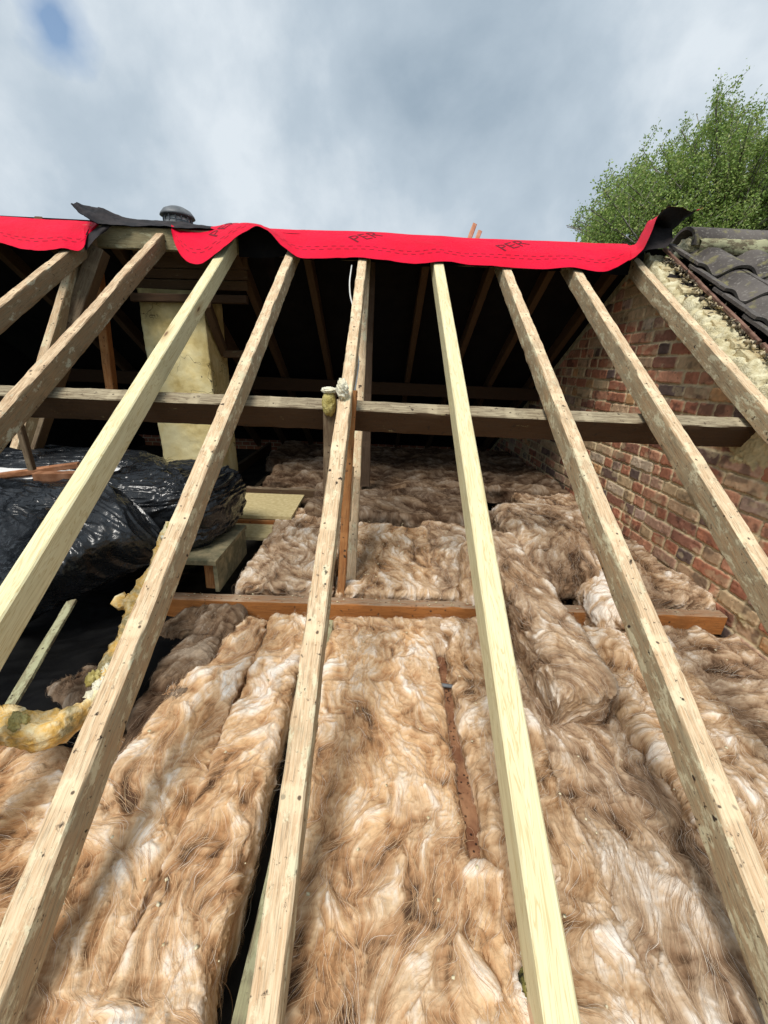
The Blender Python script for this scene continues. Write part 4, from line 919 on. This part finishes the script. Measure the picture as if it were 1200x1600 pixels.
# ------------------------------------------------------------------ tree
def tree():
    rs = np.random.RandomState(12)
    Yt = 13.0; base = atY(1150, 420, Yt); base[2] = -6.3
    root = empty('birch_tree', tuple(base)); tag(root, 'tall leafy green birch tree standing beyond the tiled roof', 'tree')
    tops = []
    # silhouette samples: columns with their top in the photo
    sil = [(893, 352), (915, 332), (940, 300), (962, 278), (985, 250), (1012, 222), (1035, 212), (1060, 205), (1085, 175), (1120, 145), (1150, 168), (1172, 175), (1195, 200), (1230, 180), (1280, 190), (1340, 230), (1400, 290), (1450, 350)]
    sx, sy = zip(*sil); sy = [q + (10 if p > 1090 else 0) for p, q in zip(sx, sy)]
    segs = []; L = []
    def stick(a, b, r0, r1): segs.append((np.array(a), np.array(b), r0, r1))
    c0 = base.copy(); mid = atY(1165, 330, Yt); stick(c0, mid, .2, .1)
    for i in range(250):
        x = rs.uniform(885, 1450); ty = np.interp(x, sx, sy)
        y = ty + (rs.rand() ** 2.0) * (430 - ty)
        Yd = Yt + rs.randn() * 1.3
        tip = atY(x, y, Yd)
        st = mid + (tip - mid) * .08 + np.array([0, 0, -.9 * rs.rand()]); st[0] = mid[0] + (tip[0] - mid[0]) * .35; st[2] = min(st[2], tip[2] - .6)
        stick(mid + np.array([0, 0, -1.2 + rs.rand()]), st, .05, .03); stick(st, tip, .03, .008)
        # twigs: leaning up and to the right, as the wind blows
        nt_ = rs.randint(5, 9)
        for q in range(nt_):
            f = rs.rand() ** .6; b = st + (tip - st) * f
            dr = np.array([.35 + rs.randn() * .35, rs.randn() * .35, .9 + rs.randn() * .25]); ln_ = rs.uniform(.35, 1.0) * (1.1 - .4 * f)
            if rs.rand() < .3: dr[2] *= -.3
            e2 = b + dr * ln_
            stick(b, e2, .008, .003)
            nl = rs.randint(60, 100)
            t = rs.rand(nl)[:, None]; pp = b + (e2 - b) * t + rs.randn(nl, 3) * .075
            L.append(pp)

    for q in range(46):                                  # upright plumes along the outline
        x = rs.uniform(888, 1260); y = np.interp(x, sx, sy) + rs.uniform(48, 80); b = atY(x, y, Yt + rs.randn() * .6)
        h_ = rs.uniform(.5, 1.25); dr = np.array([rs.uniform(.15, .55), 0, 1.]); e2 = b + dr * h_; stick(b - dr * .5, e2, .01, .002)
        nl = rs.randint(70, 130); t = rs.rand(nl)[:, None]; L.append(b + (e2 - b) * t * 1.02 + rs.randn(nl, 3) * (.10 * (1.15 - t)))
    L = np.vstack(L)
    # dense interior fill
    nI = 95000; x = rs.uniform(900, 1450, nI); ty = np.interp(x, sx, sy); y = ty + 22 + 34 * rs.rand(nI) ** 2 + (rs.rand(nI) ** .9) * (440 - ty - 26)
    Yd = Yt + rs.randn(nI) * 1.0
    cl = fbm(x / 38., y / 38., 5, 3); keep = cl > -.20
    I_ = np.array([atY(a, b, c) for a, b, c in zip(x[keep], y[keep], Yd[keep])])
    L = np.vstack([L, I_]); n = len(L)
    ax = rs.randn(n, 3); ax /= np.linalg.norm(ax, axis=1)[:, None]; t2 = rs.randn(n, 3); t2 = np.cross(ax, t2); t2 /= np.linalg.norm(t2, axis=1)[:, None]; ax = np.cross(t2, ax) * 1
    nrm = np.cross(ax, t2)
    s = rs.uniform(.020, .036, n)[:, None]
    V = np.stack([L - ax * s, L + t2 * s * .6 + nrm * s * .15, L + ax * s * 1.1, L - t2 * s * .6 + nrm * s * .15], 1).reshape(-1, 3)
    g_ = rs.rand(n, 1); base_c = np.where(g_ < .5, np.array([.13, .20, .045]), np.where(g_ < .85, np.array([.21, .28, .07]), np.array([.24, .27, .09]))) * (1.1 + .7 * rs.rand(n, 1))
    me = npmesh('leaves', V, np.arange(n * 4).reshape(-1, 4), False, np.repeat(base_c, 4, 0)); link('crown', me, root, MAT['leaf'])['kind'] = 'stuff'
    V, F_ = [], []; k = 0
    for a, b, r0, r1 in segs:
        d = b - a; d = d / (np.linalg.norm(d) + 1e-9); s1 = np.cross(d, [.3, .9, .1]); s1 /= np.linalg.norm(s1); s2 = np.cross(d, s1)
        m_ = 5
        for p, r in ((a, r0), (b, r1)):
            for j in range(m_): an = 2 * math.pi * j / m_; V.append(p + (s1 * math.cos(an) + s2 * math.sin(an)) * r)
        for j in range(m_): F_.append((k + j, k + (j + 1) % m_, k + m_ + (j + 1) % m_, k + m_ + j))
        k += 2 * m_
    link('trunk', npmesh('trunk', np.array(V), np.array(F_)), root, MAT['bark'])
tree()

# ------------------------------------------------------------------ bags, boxes and boards
def wrinkle(U, V_, seed, dirn=0., sc__=1.):
    c, s = math.cos(dirn), math.sin(dirn); X_ = (U * c + V_ * s) * sc__; Y_ = (-U * s + V_ * c) * sc__
    w_ = fbm(X_ * 4, Y_ * 4, seed, 2) * .12
    return .75 * ridged(X_ * 2.2 + w_, Y_ * 9 + w_ * 5, seed + 1, 2) + .3 * ridged(X_ * 4 + Y_ * 3 + w_ * 5, Y_ * 20 - X_ * 5, seed + 9, 2) + .08 * ridged(X_ * 26, Y_ * 34 + w_ * 9, seed + 19, 2)
def pillow(name, ctrl, back, label, seed=1, amp=.012, n=150, m_=150, dirn=0., sc__=1., cat='bin bag', group='black bin bags'):
    rows = [catm([atY(*q) for q in r], m_) for r in ctrl]; rows = np.array(rows)
    P = np.stack([catm(rows[:, j], n) for j in range(m_)], 1)
    u = np.linspace(0, 1, n)[:, None]; v = np.linspace(0, 1, m_)[None]
    du = np.gradient(P, axis=0); dv = np.gradient(P, axis=1); Nn = np.cross(du, dv); Nn /= np.linalg.norm(Nn, axis=-1)[..., None] + 1e-9
    flip = Nn[..., 1].mean() > 0
    if flip: Nn = -Nn
    lu = np.linalg.norm(P[0, m_ // 2] - P[-1, m_ // 2]); lv = np.linalg.norm(P[n // 2, 0] - P[n // 2, -1])
    W = wrinkle(u * lu * 2.2 + 0 * v, v * lv * 2.2 + 0 * u, seed, dirn, sc__)
    ed = (np.sin(np.pi * u) * np.sin(np.pi * v)) ** .35
    Q = P + Nn * (W * amp)[..., None]
    bk = P + np.array(back) * (np.clip(ed, 0, 1) ** 1.5)[..., None] + Nn * (W * amp * (1 - ed))[..., None]
    V = np.vstack([Q.reshape(-1, 3), bk.reshape(-1, 3)]); F1 = gridfaces(n, m_); F2 = F1[:, ::-1] + n * m_
    return tag(link(name, npmesh(name, V, np.vstack([F1, F2])), None, MAT['plastic']), label, cat, group)
pillow('bin_bag', [[(-60, 800, 1.55), (0, 806, 1.55), (60, 800, 1.56), (120, 778, 1.56), (170, 762, 1.58), (215, 812, 1.58)],
                   [(-60, 880, 1.38), (0, 862, 1.38), (70, 832, 1.38), (130, 812, 1.40), (190, 802, 1.45), (236, 828, 1.52)],
                   [(-60, 935, 1.22), (0, 912, 1.24), (70, 880, 1.26), (135, 858, 1.30), (200, 842, 1.38), (258, 862, 1.47)],
                   [(-60, 975, 1.22), (0, 950, 1.24), (65, 918, 1.26), (130, 893, 1.32), (190, 875, 1.40), (257, 864, 1.48)],
                   [(-60, 1008, 1.30), (10, 988, 1.30), (75, 950, 1.32), (130, 922, 1.37), (190, 898, 1.43), (256, 866, 1.49)]],
       (0, .22, -.1), 'stretched black bag with a pointed corner hanging above the yellow pipe lagging', 21, .019, dirn=.5)
pillow('bin_bag', [[(-60, 742, 2.2), (0, 748, 2.15), (60, 750, 2.12), (120, 746, 2.1), (180, 752, 2.1), (235, 768, 2.1)],
                   [(-60, 765, 1.95), (0, 766, 1.92), (60, 766, 1.9), (120, 768, 1.88), (180, 772, 1.88), (235, 785, 1.9)],
                   [(-60, 805, 1.78), (0, 806, 1.76), (60, 800, 1.75), (120, 796, 1.76), (180, 800, 1.8), (235, 815, 1.85)],
                   [(-60, 860, 1.72), (0, 858, 1.72), (60, 850, 1.72), (120, 840, 1.74), (180, 835, 1.8), (235, 845, 1.85)]],
       (0, .3, -.1), 'black bag lying behind the stretched bag at the left edge', 22, .024, dirn=1.3)
def supe(name, c, r, label, seed, amp, e1=.5, n=160, dirn=0., flat=None):
    u = np.linspace(-np.pi / 2, np.pi / 2, n); v = np.linspace(-np.pi, np.pi, 2 * n)
    U, V_ = np.meshgrid(u, v, indexing='ij'); f = lambda a, e: np.sign(a) * np.abs(a) ** e
    P = np.stack([f(np.cos(U), e1) * f(np.cos(V_), e1), f(np.cos(U), e1) * f(np.sin(V_), e1), f(np.sin(U), e1 * 1.1)], -1)
    W = wrinkle(V_ / np.pi * 1.8, U / 1.6 * 1.0, seed, dirn)
    W = .5 * W + .5 * wrinkle(P[..., 0] + P[..., 1] * .6, P[..., 2] + P[..., 1] * .6, seed + 40, dirn + .6)
    D = P / np.linalg.norm(P, axis=-1)[..., None]
    Q = np.array(c) + P * np.array(r) + D * (W * amp)[..., None] + D * (.02 * fbm(P[..., 0] * 2 + 3, P[..., 1] * 2 + P[..., 2] * 1.5, seed, 3))[..., None]
    return tag(link(name, npmesh(name, Q.reshape(-1, 3), gridfaces(n, 2 * n)), None, MAT['plastic']), label, 'bin bag', 'black bin bags')
supe('bin_bag', (-1.045, 1.95, -.70), (.325, .30, .165), 'full round black bag sitting on the chipboard box', 23, .026, .55)
supe('bin_bag', (-1.95, 2.55, -.72), (.55, .22, .13), 'open black bag at the back left holding white foam', 24, .014, .6)
# crumpled black sheet in the well below the bags
def sheet():
    x = np.arange(-2.3, -.74, .008); y = np.arange(.86, 2.3, .008); X_, Y_ = np.meshgrid(x, y, indexing='ij')
    Z_ = -1.065 + .02 * fbm(X_ * 5, Y_ * 5, 5, 3) + .012 * wrinkle(X_ * 1.2, Y_ * 1.2, 7, .4)
    P = np.stack([X_, Y_, Z_], -1)
    fc_ = gridfaces(*X_.shape); V_ = P.reshape(-1, 3); ok_ = ((V_[fc_][:, :, 1] < 1.50) | (V_[fc_][:, :, 0] < -.96)).all(1)
    tag(link('plastic_sheet', npmesh('plastic_sheet', V_, fc_[ok_]), None, MAT['plasticdull']), 'crumpled black plastic sheet in the dark well under the bags', 'plastic sheet')
MAT['plasticdull'] = m_simple('dusty_black_plastic', (.003, .003, .0035), (.006, .006, .006), 8, .7, .1)
sheet()
blob('polystyrene_slab', atY(75, 738, 2.35) + np.array([0, 0, -.01]), (.62, .16, .035), MAT['white'], 6, .06); tag(bpy.context.scene.objects['polystyrene_slab'], 'white foam slab lying on the back left black bag', 'foam slab')
blob('foam_block', atY(178, 742, 2.1), (.12, .08, .03), MAT['white'], 9, .08); tag(bpy.context.scene.objects['foam_block'], 'small rounded white foam block beside the new rafter on the bags', 'foam block')
MAT['redwood'] = m_simple('red_brown_offcut', (.26, .11, .05), (.45, .22, .12), 16, bump=.3)
tag(timber('wood_offcut', atY(-60, 748, 2.12), atY(122, 722, 2.3), .05, .03, MAT['redwood']), 'longer red brown offcut lying aslant on the white foam slab', 'offcut', 'wood offcuts on the bags')
tag(timber('wood_offcut', atY(55, 738, 2.08), atY(150, 737, 2.08), .05, .05, MAT['redwood']), 'shorter red brown offcut lying across the foam slab', 'offcut', 'wood offcuts on the bags')
# chipboard box
bx = empty('chipboard_box', (-.8, 1.8, -1.0)); tag(bx, 'low chipboard box on the binder beam carrying the round black bag', 'box')
zt = -.865
c0 = atY(338, 876, 1.60); zt = c0[2]
x1 = c0[0]; y0 = c0[1]
box('top_board', (x1 - .62, y0 - .01, zt - .02), (x1, y0 + .42, zt), MAT['plyd'] if 'plyd' in MAT else MAT.setdefault('plyd', m_simple('dirty_chipboard', (.12, .115, .07), (.30, .25, .15), 16, bump=.3)), bx)
box('side_panel', (x1 - .02, y0 + .003, -1.0), (x1 - .002, y0 + .4, zt - .02), MAT['plyd'], bx)
timber('end_block', (x1 - .048, y0 + .03, -1.0), (x1 - .048, y0 + .03, zt - .022), .045, .05, MAT['orange'], (0, -1, 0), bx)
box('side_panel', (x1 - .60, y0 + .05, -1.0), (x1 - .58, y0 + .4, zt - .02), MAT['plyd'], bx)
# chipboard sheets
for (x0_, y0_, x1_, y1_, z_, lb) in ((-1.0, 2.33, -.52, 2.78, -.905, 'upper chipboard sheet lying beside the bags behind the batts'), (-1.02, 2.12, -.58, 2.32, -.955, 'lower chipboard strip below the upper sheet')):
    tag(box('chipboard_sheet', (x0_, y0_, z_ - .02), (x1_, y1_, z_), MAT['ply']), lb, 'chipboard', 'chipboard sheets')
tag(timber('edge_timber', (-1.0, 2.33, -.93), (-.52, 2.33, -.93), .03, .035, MAT['orange']), 'short orange timber under the front edge of the upper chipboard sheet', 'timber')
tag(timber('cross_timber', (-1.2, 2.9, -.90), (-.2, 2.9, -.90), .04, .06, MAT['dark']), 'dark cross timber behind the chipboard sheets', 'timber')

# yellow pipe lagging and lath
lg = empty('pipe_lagging', (-.9, 1.0, -1.0)); tag(lg, 'curved pipe wrapped in torn yellow lagging snaking up to the bags', 'pipe lagging')
pl_ = [(-60, 1128, .80), (0, 1132, .80), (50, 1140, .80), (100, 1134, .82), (140, 1110, .87), (160, 1085, .92), (170, 1050, .98), (188, 1012, 1.07), (206, 970, 1.16), (222, 930, 1.26), (240, 890, 1.36), (258, 850, 1.44), (276, 812, 1.50)]
tube('wrapped_pipe', [atY(*q) for q in pl_], .034, MAT['lag'], lg, 28, .46, 4, [1.1, 1.1, 1.0, .75, 1.0, .7, .8, .7, .8])
tube('branch_stub', [atY(222, 935, 1.26), atY(195, 945, 1.25), atY(178, 930, 1.25)], .024, MAT['lag'], lg, 16, .3, 8)
rs = np.random.RandomState(5)
for i, (x, y, Y) in enumerate([(160, 1070, .93), (150, 1060, .95), (172, 1048, .97), (200, 1010, 1.05), (262, 840, 1.44), (270, 825, 1.46), (150, 1088, .90), (30, 1128, .79)]):
    blob('foam_lump', atY(x, y, Y), (.022, .022, .02), MAT['foamy'] if i % 2 else MAT['foam'], i, .35, lg, 16)
tag(timber('lath', atY(-30, 1175, .72), atY(110, 938, 1.24), .032, .010, MAT['mossy'], (0, -.7, .7), chamf=.001), 'thin mossy lath leaning up under the pointed black bag', 'lath')
# metal pipe between the batts, eaves bits
tag(tube('metal_rod', [(.235, 1.12, -1.045), (.34, 1.11, -1.05)], .007, MAT['lead']), 'short grey metal rod crossing the rusty joist', 'rod')
e0 = atZ(846, 1562, -1.0)
tag(timber('wood_block', (e0[0] - .004, e0[1] - .12, -1.0), (e0[0] - .004, e0[1], -1.0), .036, .10, m_simple('fresh_cut_pine', (.60, .38, .22), (.74, .54, .36), 30, bump=.3), wob=.001), 'fresh cut pine block beside the foot of the new green rafter', 'wood block')
blob('moss_clump', atZ(838, 1535, -1.005), (.022, .03, .02), m_simple('yellow_moss', (.02, .018, .008), (.34, .30, .08), 60, bump=.8, bd=.006), 12, .3)
tag(bpy.data.objects['moss_clump'], 'dark yellow moss clump behind the fresh cut pine block', 'moss')

# chips scattered over everything bright
rs = np.random.RandomState(9); pts = []
for i in range(120):
    X_ = rs.uniform(-.65, 1.5); Y_ = rs.uniform(.25, 1.5); pts.append(np.array([X_, Y_, ZB + .012 + rs.rand() * .012]))
for i in range(90): pts.append(np.array([rs.uniform(-.9, 1.5), 1.56 + rs.randn() * .012, -.996]))
for i in range(120): pts.append(np.array([rs.uniform(-.5, .5), rs.uniform(1.65, 2.4), -.95 + rs.rand() * .02]))
debris('tiny pale wood chips scattered over the insulation and binder beam', 'wood_chips', pts, .0048, MAT['chip'], 6, nrm=1, flat=.2)
